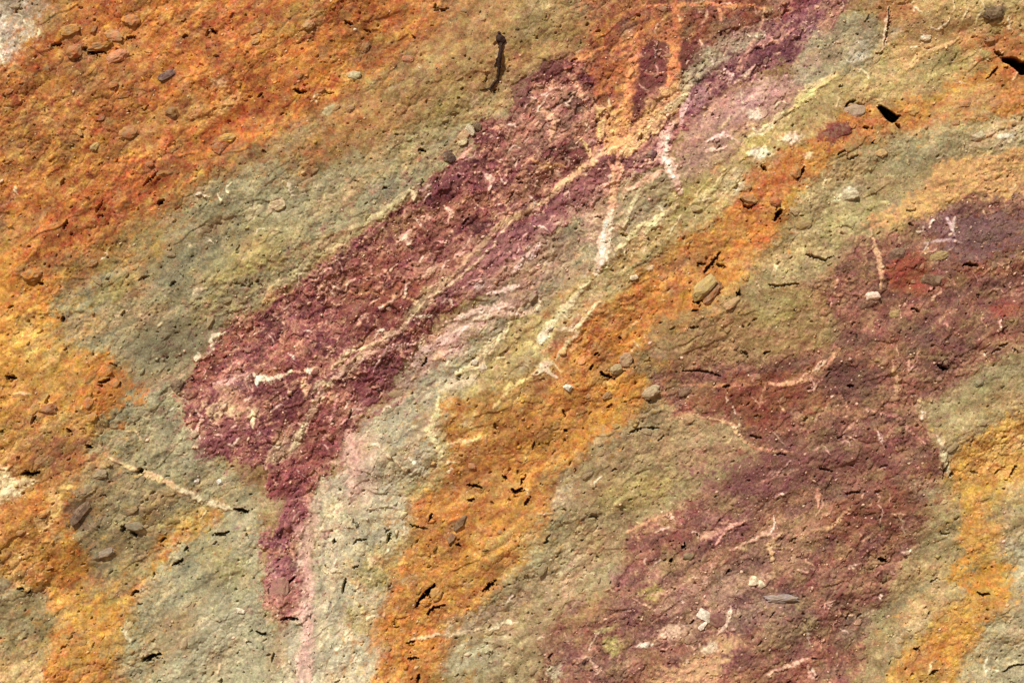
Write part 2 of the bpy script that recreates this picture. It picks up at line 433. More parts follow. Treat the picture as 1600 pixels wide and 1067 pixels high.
# --- yellow-green band below the purple
poly(yel, [(1385,-20),(1620,-20),(1620,60),(1545,92),(1480,128),(1400,152),(1332,152),(1252,202),(1200,250),(1140,330),(1040,390),(940,470),(860,555),(790,592),(720,628),(700,690),(690,740),(640,800),(620,700),(620,620),(645,560),(700,510),(830,480),(940,410),(962,320),(1040,290),(1110,262),(1202,202),(1282,132),(1380,86)], (200,176,118), 9, cl=YEL)
poly((150,138,106), [(802,432),(852,392),(884,352),(962,292),(1032,268),(1068,295),(1010,350),(950,405),(850,478),(780,512),(745,545),(690,520)], (178,160,128), 8, cl=SAGE)
blob((166,128,106), 850, 410, 46, 36, 35, (186,148,124), .75)
blob((172,136,116), 790, 440, 44, 20, 25, (200,164,140), .7)
blob((176,146,110), 1120, 250, 60, 18, 35, (188,164,124), .7)
blob((164,150,84), 1080, 310, 44, 16, 35, (184,172,104), .8)
blob((150,130,90), 1010, 300, 40, 18, 30, (170,150,110), .7)
blob((188,172,84), 1180, 215, 34, 16, 40, None, .7)
blob((206,190,150), 1140, 285, 26, 10, 50, None, .7)
blob((168,128,80), 1450, 40, 70, 28, 15, (188,150,96), .8)
blob((170,104,58), 1400, 15, 28, 30, 80, (186,124,72), .8)
blob((164,150,82), 1480, 100, 34, 14, 20, (188,172,104), .8)
blob((198,156,96), 1440, 80, 50, 18, 40, (220,184,124), .8)
blob((190,130,66), 1515, 60, 24, 20, 40, None, .7)
blob((160,128,72), 1580, 30, 50, 18, 20, None, .7)
blob((94,76,54), 1552, 20, 18, 12, 20, None, .8, late=True)
blob((196,160,120), 900, 500, 46, 18, 40, (222,192,150), .8)
blob((184,166,104), 850, 520, 34, 20, 40, None, .8)
blob((196,176,140), 990, 380, 30, 18, 40, (220,200,164), .7)
blob((176,140,76), 980, 400, 30, 14, 40, None, .6)

# --- pale column and pink wash, lower centre
poly(pale, [(480,776),(520,742),(560,682),(602,640),(645,560),(700,510),(756,540),(700,622),(684,700),(642,770),(622,850),(602,930),(590,1090),(455,1090),(432,985),(470,940),(492,900)], (200,188,152), 8, cl=PALE)
blob((154,146,118), 650, 610, 40, 40, 60, (180,172,140), .8)
blob((146,140,112), 740, 535, 34, 14, 40, (176,168,138), .8)
blob((188,150,130), 690, 545, 60, 18, 35, (216,180,160), .7)
blob((150,100,96), 555, 700, 16, 46, 85, (176,130,116), .5)
blob((172,152,116), 600, 720, 24, 60, 85, (196,180,144), .8)
line((206,168,148), [(548,680),(550,720),(549,770)], 17, (216,172,150), .65, taper=False, cl=CREAM)
line((208,168,150), [(468,830),(478,900),(475,950),(482,1000),(476,1080)], 20, (222,176,158), .75, taper=False, cl=CREAM)
line((200,168,146), [(490,790),(480,840),(466,880)], 18, (214,176,156), .6, taper=False)
blob((186,178,138), 530, 800, 22, 40, 80, None, .6)
blob((150,138,84), 590, 900, 24, 40, 70, (168,152,92), .8, cl=YEL)
blob((176,160,96), 600, 870, 30, 24, 60, None, .6)
blob((160,140,76), 560, 970, 20, 26, 70, None, .7)
blob((168,156,96), 650, 770, 18, 30, 60, None, .6)
blob((166,150,104), 420, 790, 28, 14, 10, (184,168,124), .9, cl=SAGE)
blob((170,160,120), 418, 890, 8, 22, 85, None, .8)
blob((160,140,90), 420, 960, 14, 16, 50, None, .7)
blob((200,192,160), 530, 1030, 40, 30, 60, None, .6)

blob((204,160,144), 700, 535, 66, 20, 38, (222,182,166), .85)
blob((198,154,144), 800, 465, 56, 18, 38, (220,180,168), .75)
blob((206,158,136), 928, 330, 22, 60, 10, (224,180,156), .75)
blob((196,152,150), 640, 590, 44, 16, 50, (216,176,166), .7)
blob((204,164,148), 555, 730, 26, 60, 10, (222,184,164), .7)
blob((188,144,140), 1180, 150, 70, 18, 30, (206,166,154), .7)
# --- orange band
poly((178,112,50), [(1620,55),(1620,195),(1500,180),(1410,205),(1300,232),(1270,280),(1230,330),(1202,385),(1152,440),(1122,485),(1045,492),(1012,522),(990,562),(1012,612),(1000,650),(932,690),(884,740),(845,830),(824,880),(752,945),(702,988),(692,1090),(588,1090),(602,930),(642,858),(664,778),(702,716),(690,650),(722,624),(800,602),(862,560),(932,482),(1040,392),(1140,335),(1165,290),(1182,262),(1262,222),(1332,162),(1400,168),(1500,122),(1560,95)], (200,142,66), 8, cl=ORNG)
blob((160,84,42), 1205, 285, 46, 30, 30, (184,104,52), .85)
blob((198,114,44), 1172, 378, 36, 26, 40, (212,134,58), .9)
blob((170,92,46), 1170, 325, 26, 20, 40, None, .7)
blob((192,142,56), 1250, 310, 36, 14, 20, (210,166,84), .85)
blob((150,92,58), 1075, 410, 44, 20, 45, (180,116,66), .85)
blob((196,126,50), 1110, 455, 50, 24, 45, (210,144,66), .85)
blob((194,112,50), 1020, 470, 46, 26, 35, (208,134,66), .85)
blob((170,90,44), 940, 520, 40, 40, 50, (190,112,52), .85)
blob((194,130,46), 970, 545, 22, 24, 60, None, .85)
blob((166,92,56), 870, 545, 20, 12, 20, None, .7)
blob((168,104,54), 850, 620, 70, 26, 30, (186,126,66), .8)
blob((162,126,62), 780, 630, 70, 28, 30, (184,152,86), .85)
blob((196,132,38), 975, 625, 40, 28, 40, (210,150,56), .9)
blob((194,130,44), 870, 700, 90, 26, 35, (208,150,64), .8)
blob((164,96,48), 750, 740, 60, 28, 35, (184,116,54), .8)
blob((164,98,46), 700, 820, 36, 50, 60, (186,118,54), .8)
blob((192,128,46), 790, 860, 44, 36, 45, (208,154,76), .8)
blob((196,170,100), 770, 855, 50, 8, 35, None, .75)
blob((190,136,52), 690, 910, 60, 30, 35, (206,156,70), .7)
blob((184,112,44), 640, 1010, 40, 60, 70, (200,132,58), .8)
blob((176,110,52), 610, 890, 12, 40, 60, None, .5)
blob((172,108,58), 1480, 180, 110, 16, 12, (190,136,78), .8)
blob((172,140,88), 1530, 150, 70, 20, 15, (188,158,104), .8)
blob((176,100,52), 1585, 130, 26, 30, 40, None, .7)
blob((172,98,50), 1570, 70, 34, 24, 20, (186,120,64), .8, late=True)
blob((176,96,52), 1340, 205, 50, 14, 20, (190,114,60), .8)
blob((112,56,50), 1303, 207, 26, 14, 15, None, .9, late=True)
blob((196,138,64), 1425, 170, 30, 13, 10, (214,162,84), .9, late=True)

# --- sage and tan on the right
poly((158,140,96), [(1620,178),(1500,186),(1410,215),(1300,242),(1275,290),(1232,335),(1205,400),(1152,450),(1170,490),(1262,455),(1300,420),(1340,385),(1400,352),(1450,315),(1500,298),(1620,305)], (184,166,118), 9, cl=SAGE)
blob((136,128,92), 1440, 240, 70, 26, 15, (160,150,114), .8)
blob((170,156,96), 1330, 340, 60, 24, 30, (196,182,124), .8)
blob((140,132,92), 1345, 300, 34, 20, 20, None, .7)
blob((200,186,150), 1325, 305, 26, 12, 20, None, .7)
blob((186,168,130), 1560, 215, 50, 14, 10, (214,204,176), .7)
blob((190,160,104), 1230, 400, 60, 20, 10, (206,184,130), .8)
poly((202,156,98), [(1478,255),(1530,240),(1620,232),(1620,300),(1520,308),(1440,338),(1370,365),(1340,350),(1400,320),(1440,290)], (218,178,122), 6, cl=TAN, late=True)
blob((170,132,84), 1470, 275, 26, 18, 20, None, .6)

# --- right-hand purple and red-brown ground
poly((124,76,60), [(1620,302),(1500,308),(1440,340),(1392,368),(1342,382),(1302,420),(1268,452),(1300,484),(1312,540),(1200,560),(1132,542),(1060,572),(1010,590),(1070,650),(1140,662),(1202,704),(1150,740),(1080,780),(1000,816),(976,836),(990,880),(950,920),(932,960),(862,984),(835,1090),(1325,1090),(1352,1010),(1380,950),(1400,890),(1452,832),(1440,780),(1484,740),(1452,680),(1432,640),(1500,600),(1560,556),(1620,545)], (154,104,78), 7, br=.5, cl=PUR2)
poly((148,116,74), [(1010,512),(1060,494),(1150,462),(1262,440),(1292,490),(1282,540),(1182,562),(1060,574),(1000,570)], (170,140,94), 9, cl=OLIV)
blob((140,104,72), 1040, 560, 60, 18, 10, (160,124,92), .8)
blob((156,140,80), 1215, 480, 44, 22, 20, (176,160,98), .8)
poly((156,134,94), [(1012,614),(1062,652),(1142,662),(1202,704),(1120,762),(1022,808),(980,832),(965,900),(920,950),(862,984),(832,1090),(692,1090),(702,988),(752,945),(824,880),(845,830),(884,740),(932,690),(1000,650)], (178,158,114), 8, cl=SAGE)
blob((150,122,88), 1000, 700, 90, 22, 12, (170,140,104), .7)
blob((150,112,88), 1120, 710, 60, 16, 10, (176,134,104), .8)
blob((172,150,120), 890, 770, 34, 24, 40, (196,176,144), .8)
blob((164,146,80), 1000, 770, 60, 26, 20, (178,162,96), .75)
blob((136,130,92), 860, 860, 40, 40, 60, None, .6)
blob((172,154,120), 880, 900, 50, 30, 30, (190,172,140), .7)
blob((146,120,94), 720, 980, 34, 18, 20, (176,156,124), .8)
blob((178,170,134), 740, 1030, 50, 26, 20, (200,194,160), .8)
blob((150,112,98), 790, 950, 50, 14, 30, (180,144,122), .7)
blob((170,154,108), 820, 1030, 26, 34, 50, (190,172,124), .7)
blob((128,72,54), 870, 1000, 34, 22, 30, (160,110,90), .8)
blob((108,60,66), 900, 950, 16, 10, 30, None, .6)
# colour changes inside
blob((130,72,48), 1200, 615, 80, 34, 5, (150,78,46), .85, br=.2, late=True)
blob((108,70,62), 1120, 590, 60, 18, 10, None, .7)
blob((120,66,44), 1110, 630, 70, 22, -10, (140,82,56), .8)
blob((160,104,66), 1265, 580, 50, 12, 30, (200,140,100), .8)
blob((126,60,40), 1205, 660, 24, 24, 50, None, .6)
blob((150,78,54), 1418, 432, 30, 34, 60, (164,86,54), .85, br=0, hard=.3, late=True)
blob((112,68,66), 1500, 480, 110, 40, 15, (144,92,78), .6)
blob((108,80,84), 1540, 360, 66, 34, 15, (128,98,96), .9, late=True)
blob((104,72,76), 1470, 345, 40, 16, 20, (160,126,124), .8)
blob((104,66,62), 1290, 440, 34, 16, 10, None, .7)
blob((118,72,66), 1330, 410, 30, 30, 40, (150,104,84), .7)
blob((128,70,50), 1500, 440, 70, 24, 10, (150,90,64), .8)
blob((144,70,52), 1570, 480, 24, 12, 5, None, .85, late=True)
blob((150,70,50), 1310, 442, 14, 10, 10, None, .7)
blob((120,64,56), 1350, 520, 50, 16, 25, None, .5)
blob((96,64,58), 1330, 600, 28, 44, 70, (120,84,76), .85, late=True)
blob((96,62,54), 1480, 570, 36, 20, 20, None, .85)
blob((152,106,70), 1390, 570, 34, 26, 30, (176,130,90), .7)
blob((116,84,84), 1430, 520, 40, 16, -15, None, .7)
blob((168,134,86), 1270, 640, 30, 26, 40, (190,156,110), .7)
blob((146,128,84), 1290, 700, 40, 14, 10, None, .6)
blob((114,72,68), 1230, 735, 130, 28, 10, (140,88,84), .85, late=True)
blob((128,72,68), 1400, 700, 50, 30, 60, (156,94,84), .7)
blob((108,66,70), 1150, 775, 60, 16, 15, None, .7)
blob((128,76,56), 1360, 795, 80, 28, 10, (148,84,60), .85, late=True)
blob((104,72,68), 1310, 765, 70, 12, -10, None, .6)
blob((154,112,78), 1250, 800, 60, 30, 20, (186,144,104), .7)
blob((108,64,66), 1130, 820, 50, 26, 20, None, .7)
blob((126,74,62), 1040, 840, 60, 24, 30, (146,92,72), .8)
blob((164,128,92), 1220, 860, 60, 34, 20, (190,156,118), .8)
blob((146,116,76), 1060, 880, 50, 18, 20, (180,150,104), .7)
blob((118,66,70), 990, 905, 36, 16, 5, None, .8)
blob((116,64,66), 990, 970, 36, 22, 20, None, .8)
blob((164,146,82), 1020, 925, 18, 10, 20, None, .85, hard=.3, late=True)
blob((168,152,92), 958, 1010, 13, 12, 60, None, .9, hard=.3, late=True)
blob((172,156,104), 940, 985, 16, 5, 5, None, .85, hard=.3, late=True)
blob((196,184,150), 866, 1050, 11, 13, 60, None, .9, hard=.3, late=True)
blob((168,128,96), 1130, 900, 90, 36, 15, (190,150,120), .65)
blob((134,98,94), 1150, 960, 40, 30, 40, (160,124,116), .8)
blob((134,112,100), 1220, 950, 60, 24, 10, (156,136,120), .85, br=.2)
blob((122,110,76), 1230, 985, 40, 14, 10, (150,140,100), .7)
blob((120,66,58), 1290, 920, 40, 50, 50, (148,92,76), .7)
blob((116,66,60), 1290, 1010, 50, 26, 35, (140,84,74), .8)
blob((136,72,56), 1230, 1050, 70, 22, 20, (156,92,74), .8)
blob((110,62,64), 1150, 1030, 30, 18, 20, None, .7)
blob((186,136,106), 1190, 1010, 34, 10, 35, None, .5)
poly((200,156,114), [(985,1080),(1040,1045),(1090,1020),(1130,985),(1160,1000),(1140,1035),(1090,1080)], (220,182,146), 8, br=0, cl=TAN, late=True)
blob((196,160,130), 1060, 985, 40, 14, 20, (230,204,180), .6)
blob((118,104,78), 1340, 980, 40, 20, 40, (140,128,98), .8)
blob((184,148,126), 1105, 930, 84, 26, 22, None, .6, late=True)
blob((150,130,96), 1230, 985, 60, 18, 15, None, .6, late=True)
blob((100,66,70), 920, 1040, 60, 18, 10, (150,104,84), .7)

# --- far right: sage, gold
poly((156,136,92), [(1620,545),(1560,556),(1500,600),(1432,640),(1462,690),(1484,740),(1448,780),(1460,820),(1402,885),(1380,950),(1352,1010),(1325,1090),(1620,1090)], (178,158,112), 8, cl=OLIV)
blob((150,138,94), 1530, 600, 60, 20, 25, (168,160,116), .8)
blob((144,136,104), 1455, 770, 14, 40, 70, None, .7)
blob((136,120,82), 1480, 830, 40, 18, 30, None, .7)
poly((194,142,62), [(1620,640),(1545,672),(1490,706),(1492,770),(1508,820),(1498,850),(1526,900),(1532,932),(1482,940),(1440,985),(1418,1015),(1385,1045),(1390,1090),(1495,1090),(1512,1020),(1562,962),(1584,930),(1572,870),(1566,840),(1545,800),(1580,775),(1620,755)], (214,170,90), 8, cl=GOLD)
blob((208,146,50), 1530, 760, 34, 44, 60, (222,170,80), .85)
blob((176,116,60), 1535, 735, 24, 14, 20, None, .6)
blob((198,134,44), 1540, 900, 30, 42, 70, (212,152,60), .9, late=True)
blob((196,130,44), 1470, 1015, 60, 24, 25, (210,150,60), .8)
blob((168,100,50), 1430, 1030, 34, 18, 20, None, .7)
blob((178,140,88), 1450, 950, 44, 20, 25, (204,170,116), .8)
blob((206,176,120), 1580, 700, 40, 14, 20, None, .6)
blob((186,168,130), 1420, 985, 40, 12, 35, None, .7)
blob((124,116,84), 1410, 940, 60, 10, 35, (146,140,104), .85)
blob((150,140,106), 1590, 780, 34, 18, 50, None, .6)
poly((162,150,114), [(1620,820),(1590,830),(1592,880),(1588,930),(1532,1000),(1500,1090),(1620,1090)], (184,174,138), 7, cl=PALE)
blob((186,178,148), 1595, 860, 16, 40, 80, None, .7)

# --- lime and calcite streaks
for pts, w, c in [
    ([(958,270),(956,310),(950,345)], 8, (222,170,128)), ([(952,330),(948,370),(940,400),(930,430)], 13, (232,196,168)),
    ([(947,350),(940,395),(938,418)], 5, white), ([(1048,195),(1038,215),(1034,240),(1046,270),(1062,300)], 13, (226,180,160)),
    ([(1043,215),(1037,245),(1050,280)], 5, white), ([(1075,150),(1066,175),(1062,195)], 7, (206,168,160)),
    ([(980,300),(1010,285),(1035,270)], 6, (222,170,140)), ([(920,440),(890,475),(862,505),(842,530)], 8, (216,200,156)),
    ([(862,512),(850,525),(846,535)], 7, (236,210,184)), ([(1060,320),(1030,345),(1010,365)], 7, (214,198,150)),
    ([(800,505),(770,540),(745,572),(715,580)], 8, (222,196,150)), ([(690,625),(684,650),(670,670),(680,690),(688,715)], 7, (224,204,150)),
    ([(395,588),(402,594),(425,594),(452,583)], 6, (238,216,180)), ([(402,590),(404,602)], 4, white),
    ([(452,583),(478,578),(500,574)], 3, (210,164,126)), ([(472,592),(476,615)], 8, (226,176,136)),
    ([(322,534),(328,524),(345,520)], 4, (230,204,170)), ([(326,528),(327,545),(322,552)], 4, (230,204,170)),
    ([(305,550),(307,568)], 5, (224,204,170)), ([(424,448),(424,462),(410,470)], 8, (222,180,124)),
    ([(646,295),(648,312)], 7, (226,200,160)), ([(455,285),(460,305)], 4, (214,200,170)),
    ([(170,715),(218,738),(300,775),(350,800)], 5, (214,180,130)), ([(270,760),(320,785),(360,800)], 6, (200,186,150)),
    ([(1110,652),(1140,662),(1168,690)], 3.5, (204,164,120)), ([(1200,600),(1252,595),(1290,570),(1310,545)], 6, (206,156,120)),
    ([(1270,580),(1290,565)], 5, (228,186,160)), ([(1368,395),(1371,440)], 5, (206,160,120)),
    ([(1387,12),(1386,60),(1382,80)], 3, (232,190,160)), ([(1478,340),(1490,370)], 3, (206,180,176)),
    ([(1490,340),(1486,362)], 3, (214,190,176)), ([(1200,1050),(1235,1040),(1262,1026)], 4, (224,176,150)),
    ([(1138,945),(1135,975),(1122,990)], 4, (222,190,166)), ([(1278,765),(1280,790)], 5, (216,156,130)),
    ([(1120,850),(1140,825),(1160,815)], 4, (214,160,140)), ([(1462,680),(1480,730),(1488,750)], 6, (190,176,140)),
    ([(1230,180),(1260,140),(1300,120)], 5, (206,180,130)), ([(1100,240),(1130,230)], 4, (226,186,160)),
    ([(1500,60),(1440,90),(1420,110)], 5, (214,176,120)), ([(740,500),(780,490),(810,492)], 6, (226,190,160)),
    ([(520,575),(545,548),(560,540)], 4, (206,176,140)), ([(390,640),(394,665)], 8, (224,200,160)),
    ([(480,575),(484,582)], 6, white), ([(636,368),(640,382)], 5, (220,180,160)),
    ([(205,1000),(190,985),(196,970)], 5, (200,190,150)), ([(980,835),(1020,812),(1050,800)], 3, (196,150,110)),
    ([(560,850),(580,880),(572,892)], 5, (214,190,140)), ([(640,715),(655,735),(640,745)], 5, (214,206,176)),
    ([(590,560),(610,545),(650,540)], 4, (200,160,150)), ([(1330,790),(1300,820),(1240,840)], 3, (190,146,110)),
    ([(1000,300),(985,320),(975,360)], 4, (196,180,140)), ([(870,590),(850,575),(830,585)], 6, (224,196,164))]:
    line(c, pts, w, None, .95, .7, h=0.8, cl=CREAM)
for (u, v, ru, rv, a, c) in [
    (1182,240,16,8,0,(240,226,196)), (1234,218,16,8,10,(240,214,184)), (1178,180,12,9,20,(228,210,184)),
    (1150,298,12,6,50,(220,204,170)), (892,513,14,5,15,(236,206,170)), (1258,244,9,6,10,(230,190,150)),
    (852,570,12,6,25,(234,204,172)), (810,490,16,6,5,(224,190,160)), (1016,419,7,4,10,(232,206,170)),
    (716,600,26,10,20,(206,186,150)), (560,860,14,8,20,(206,190,150)), (1110,835,18,6,20,(214,164,136)),
    (1006,1007,12,4,5,(238,220,198)), (1050,985,20,10,10,(214,180,150)), (1110,1010,12,8,10,(220,200,170)),
    (345,130,14,8,30,(214,170,120)), (360,165,24,8,35,(212,160,96)), (20,765,14,12,20,(236,214,170)),
    (70,815,10,12,60,(220,180,120)), (1325,303,10,8,10,(224,216,190)), (1574,212,14,4,10,(224,214,190)),
    (200,470,10,5,20,(190,170,120)), (310,455,9,5,20,(214,196,156)), (400,330,20,8,20,(196,180,140)),
    (435,320,12,9,30,(206,186,150)), (515,175,12,6,30,(184,172,130)), (750,445,8,6,30,(214,186,176))]:
    blob(c, u, v, ru, rv, a, [min(255, x * 1.06) for x in c], .9, .9, hard=.35, cl=CREAM, late=True)

# small crusts and wisps of lime along the broken ground
rw = random.Random(21)
cnt = 0
while cnt < 560:
    u = rw.uniform(0, 1600); v = rw.uniform(0, 1067)
    c_ = int(cls[int(v) - 1, int(u) - 1])
    if rw.random() > {PURP: .95, PUR2: .33, YEL: .3, PALE: .35, SAGE: .08, TAN: .12, GOLD: .03, ORNG: .02}.get(c_, .02): continue
    cnt += 1
    a = rw.gauss(48, 28) if c_ != PALE else rw.gauss(75, 25)
    L = rw.uniform(3, 9) * (1.8 if rw.random() < .15 else 1); P_ = [(u, v)]
    for k_ in range(3):
        a += rw.gauss(0, 38); t_ = math.radians(a)
        P_.append((P_[-1][0] + L * math.cos(t_), P_[-1][1] - L * math.sin(t_)))
    cw = rw.choice([(226, 182, 160), (214, 168, 140), (232, 204, 184), (206, 156, 128)]) if c_ in (PURP, PUR2) else rw.choice([(222, 204, 164), (230, 214, 184), (212, 184, 140)])
    line(cw, P_, rw.uniform(.5, 2.0), None, rw.uniform(.45, .9), 1.3)
for pts, w, c in [
    ([(520,575),(548,552),(580,540),(612,530)], 2, (206,180,136)), ([(640,500),(665,470),(712,440),(770,385),(800,345)], 2, (212,180,146)),
    ([(535,450),(560,456),(592,458)], 2, (196,150,104)), ([(590,455),(630,462),(655,470)], 2, (196,150,110)), ([(655,440),(672,425),(684,416)], 3, (216,176,146)),
    ([(880,110),(900,140),(915,172)], 4, (206,150,120)), ([(848,170),(866,195),(858,226)], 5, (214,164,130)), ([(905,215),(920,240),(928,262)], 4, (224,184,130)),
    ([(830,250),(850,262),(880,262)], 4, (206,156,110)), ([(716,250),(728,236),(740,222)], 4, (206,150,130)), ([(770,300),(790,318),(800,345)], 4, (200,150,116)),
    ([(690,320),(706,335),(700,352)], 4, (222,176,150)), ([(755,270),(770,282),(766,300)], 3, (224,180,160)), ([(640,385),(632,370),(646,360)], 3, (226,186,160)),
    ([(480,440),(500,432),(520,418)], 4, (206,156,136)), ([(330,600),(350,596),(380,585)], 4, (206,160,144)), ([(300,640),(312,655),(306,680)], 3, (214,170,150)),
    ([(488,612),(500,600),(520,596)], 5, (188,166,130)), ([(480,650),(470,680),(455,706)], 7, (196,176,140)), ([(535,600),(520,640),(512,670)], 3, (206,150,140)),
    ([(700,505),(740,488),(790,480),(812,492)], 6, (228,190,170)), ([(760,462),(790,455),(812,446)], 5, (222,190,172)), ([(640,560),(668,548),(700,530),(730,510)], 7, (214,178,166)),
    ([(800,430),(830,400),(850,380)], 6, (214,180,170)), ([(950,255),(962,275),(958,300)], 6, (214,150,120)), ([(985,230),(1010,205),(1032,180)], 6, (206,160,120)),
    ([(1000,262),(1022,250),(1036,238)], 4, (222,170,146)), ([(1100,225),(1128,215),(1150,222)], 3, (222,180,166)), ([(1130,110),(1144,122),(1138,136)], 4, (220,180,166)),
    ([(1150,130),(1165,120),(1178,104)], 4, (224,184,160)), ([(1200,70),(1216,62),(1240,44)], 4, (206,150,130)), ([(1000,5),(1060,8),(1110,4),(1200,12)], 3, (200,130,84)),
    ([(1124,8),(1128,22),(1126,34)], 3, (200,136,100)), ([(1000,110),(1020,118),(1042,116)], 2, (160,104,84)), ([(905,95),(940,78),(975,72)], 3, (196,130,80)),
    ([(1230,190),(1250,160),(1276,140),(1310,118)], 5, (220,196,130)), ([(1170,215),(1200,200),(1222,180)], 5, (222,204,160)), ([(1080,320),(1110,300),(1130,276)], 5, (214,196,140)),
    ([(960,395),(1000,360),(1040,330)], 5, (220,204,150)), ([(870,560),(900,520),(935,470)], 4, (222,196,150)), ([(830,590),(800,600),(770,640)], 4, (206,180,120)),
    ([(690,700),(720,690),(760,680)], 3, (214,180,124)), ([(1040,655),(1080,650),(1112,652)], 2.5, (188,150,108)), ([(1168,690),(1200,705),(1240,706)], 2.5, (180,130,100)),
    ([(1060,600),(1130,602),(1200,600)], 2.5, (176,124,90)), ([(1180,760),(1210,742),(1250,735)], 3, (196,144,124)), ([(1140,860),(1180,838),(1216,830)], 3, (206,164,140)),
    ([(1000,930),(1040,925),(1080,905)], 3, (190,150,120)), ([(1220,830),(1200,850),(1210,880)], 4, (216,176,130)), ([(1350,640),(1400,650),(1440,690)], 3, (180,130,110)),
    ([(1390,560),(1400,600),(1396,640)], 4, (180,140,104)), ([(1360,360),(1368,400),(1372,450)], 4, (200,160,120)), ([(1440,380),(1480,376),(1500,380)], 2.5, (176,150,146)),
    ([(640,1000),(700,996),(760,985)], 3, (200,180,140)), ([(760,990),(790,975),(810,978)], 4, (214,196,160))]:
    line(c, pts, w, None, .9, 1.0)
for pts, w, c in [([(952,175),(958,205),(952,238)], 24, (226,166,108)), ([(980,140),(974,175),(968,205)], 11, (216,150,92)), ([(988,82),(986,110),(978,150)], 9, (200,136,84)),
                  ([(1052,70),(1050,105),(1044,136)], 9, (196,126,78)), ([(955,235),(930,256),(900,272),(860,300)], 7, (222,176,132)), ([(962,240),(968,262),(960,300)], 7, (222,160,130)),
                  ([(970,240),(1005,215),(1040,178),(1070,150)], 10, (216,172,122)), ([(925,165),(940,190),(936,225)], 6, (226,180,124)), ([(1030,178),(1060,160),(1080,135)], 6, (196,176,136))]:
    line(c, pts, w, [x * .9 for x in c], .9, 1.0)
print("mottling")
# brecciated ground: angular fragments of differing stain with pale seams between
bx = uu + 5 * nC * 1.5 + WU * .8; by = vv + 4 * nD + WV * .8
x, y = rot(bx, by, 38, 22, 13)
f1, f2, cid = worley(x, y, 301)
x, y = rot(bx, by, 50, 9, 6)
g1, g2, cid2 = worley(x, y, 333)
k = np.clip(brec, 0, 1)[..., None]
frag = (0.6 * cid + 0.4 * cid2)[..., None]
x, y = rot(bx + 6 * nD, by, 30, 44, 25)
h1, h2, cid3 = worley(x, y, 345)
x, y = rot(uu + WU2 * .8, vv + WV2 * .8, 40, 13, 8)
_, _, cid4 = worley(x, y, 355)
x, y = rot(uu + WU2 * .5, vv + WV2 * .5, 55, 6.5, 4.5)
_, _, cid5 = worley(x, y, 365)
nE = vnoise(uu / 2.6, vv / 2.4, 371)
nM = vnoise(uu / 9, vv / 7, 373)
tt = 1.35 * (cid3 - .5) + .75 * (cid - .5) + .45 * (cid4 - .5) + .22 * (cid5 - .5) + .19 + .42 * nC + .34 * nM + 0.26 * nD + .10 * nE + .35 * nB
def lev(a, w_=.035): return sstep(a - w_, a + w_, tt)[..., None]
tanp = np.array((190, 138, 110), np.float32)
cc0 = col * 1.03 + np.array((2, 0, 6), np.float32)
mixb = cc0 * .70
mixb = mixb + (cc0 * .92 - mixb) * lev(-.52)
mixb = mixb + (cc0 * 1.06 + 3 - mixb) * lev(-.12)
mixb = mixb + (cc0 * .45 + alt * .6 - mixb) * lev(.22)
mixb = mixb + (alt * .55 + tanp * .45 - mixb) * lev(.50)
mixb = mixb + (tanp * 1.04 - mixb) * lev(.74)
crustc = np.array((226, 186, 166), np.float32)
cmask = sstep(.0, .35, nB * .8 + .5 * nF + .12)
cr = np.maximum(sstep(.035, .008, np.abs(tt - .50)), sstep(.03, .006, np.abs(tt - .22)) * .7) * cmask
cr = np.maximum(cr, sstep(.42, .55, nM * .6 + nE * .55 + .1 * nB) * .8)
cr = np.maximum(cr, sstep(0.10, 0.03, f2 - f1) * sstep(.05, .4, nC + .3 * nE) * .8)
mixb = mixb + (crustc - mixb) * (cr * .62)[..., None]
# earthy ground: streaks drawn out along the strata
st = 0.5 + 0.36 * nB + 0.34 * nC + 0.3 * nD + .2 * nM + .24 * nE + .22 * (cid4 - .5)
st = st + .35 * (np.floor(st * 4) / 4 + .12 - st)
mixe = col + (alt - col) * np.clip((st - .5) * 1.5 + .5, -.8, 1.7)[..., None]
base = mixe * (1 - k) + (mixb * .9 + mixe * .1) * k
# scattered patches and flecks of the neighbouring colours, worked in by wash and slump
for q_, (dv_, du_, al_, ac_, sd_, lo_, op_) in enumerate(((37, -52, 44, 20, 401, .22, .50), (-46, 30, 30, 14, 411, .25, .50), (22, 70, 19, 9, 421, .25, .50),
                                                (-24, -62, 12, 7, 431, .3, .55), (60, 14, 9, 5, 441, .3, .5))):
    sh = base[np.clip(np.arange(RH) + dv_, 0, RH - 1)][:, np.clip(np.arange(RW) + du_, 0, RW - 1)]
    fl = sstep(lo_, lo_ + .28, dnoise(uu, vv, al_, ac_, sd_, W3) + .22 * nD)[..., None]
    base = base + (sh - base) * fl * op_ * (1 - .6 * k)
big = dnoise(uu, vv, 85, 40, 441, W3)
w1 = sstep(.08, .6, big + .3 * nB)[..., None] * (1 - .6 * k); w2 = sstep(.08, .6, -big + .3 * nC)[..., None] * (1 - .8 * k)
base = base + (np.array((172, 124, 82), np.float32) - base) * w1 * .30
base = base + (np.array((132, 133, 108), np.float32) - base) * w2 * .26
isor = ((cls == RUST) | (cls == ORNG) | (cls == GOLD)).astype(np.float32)
isor = box(isor, 5)[..., None]
isp2 = box((cls == PUR2).astype(np.float32), 4)[..., None]
br1 = sstep(.0, .4, dnoise(uu, vv, 62, 24, 443, W3) + .35 * nC + .2 * nM)[..., None]
base = base + (base * np.array((.84, .78, .80), np.float32) - base) * isor * br1 * .45
br2 = sstep(.1, .35, dnoise(uu, vv, 30, 13, 445, W3) + .35 * nC + .25 * nM)[..., None]
base = base + (np.array((212, 154, 66), np.float32) - base) * isor * br2 * .42
grey_ = base.mean(-1, keepdims=True)
base = base + (base - grey_) * isor * .04
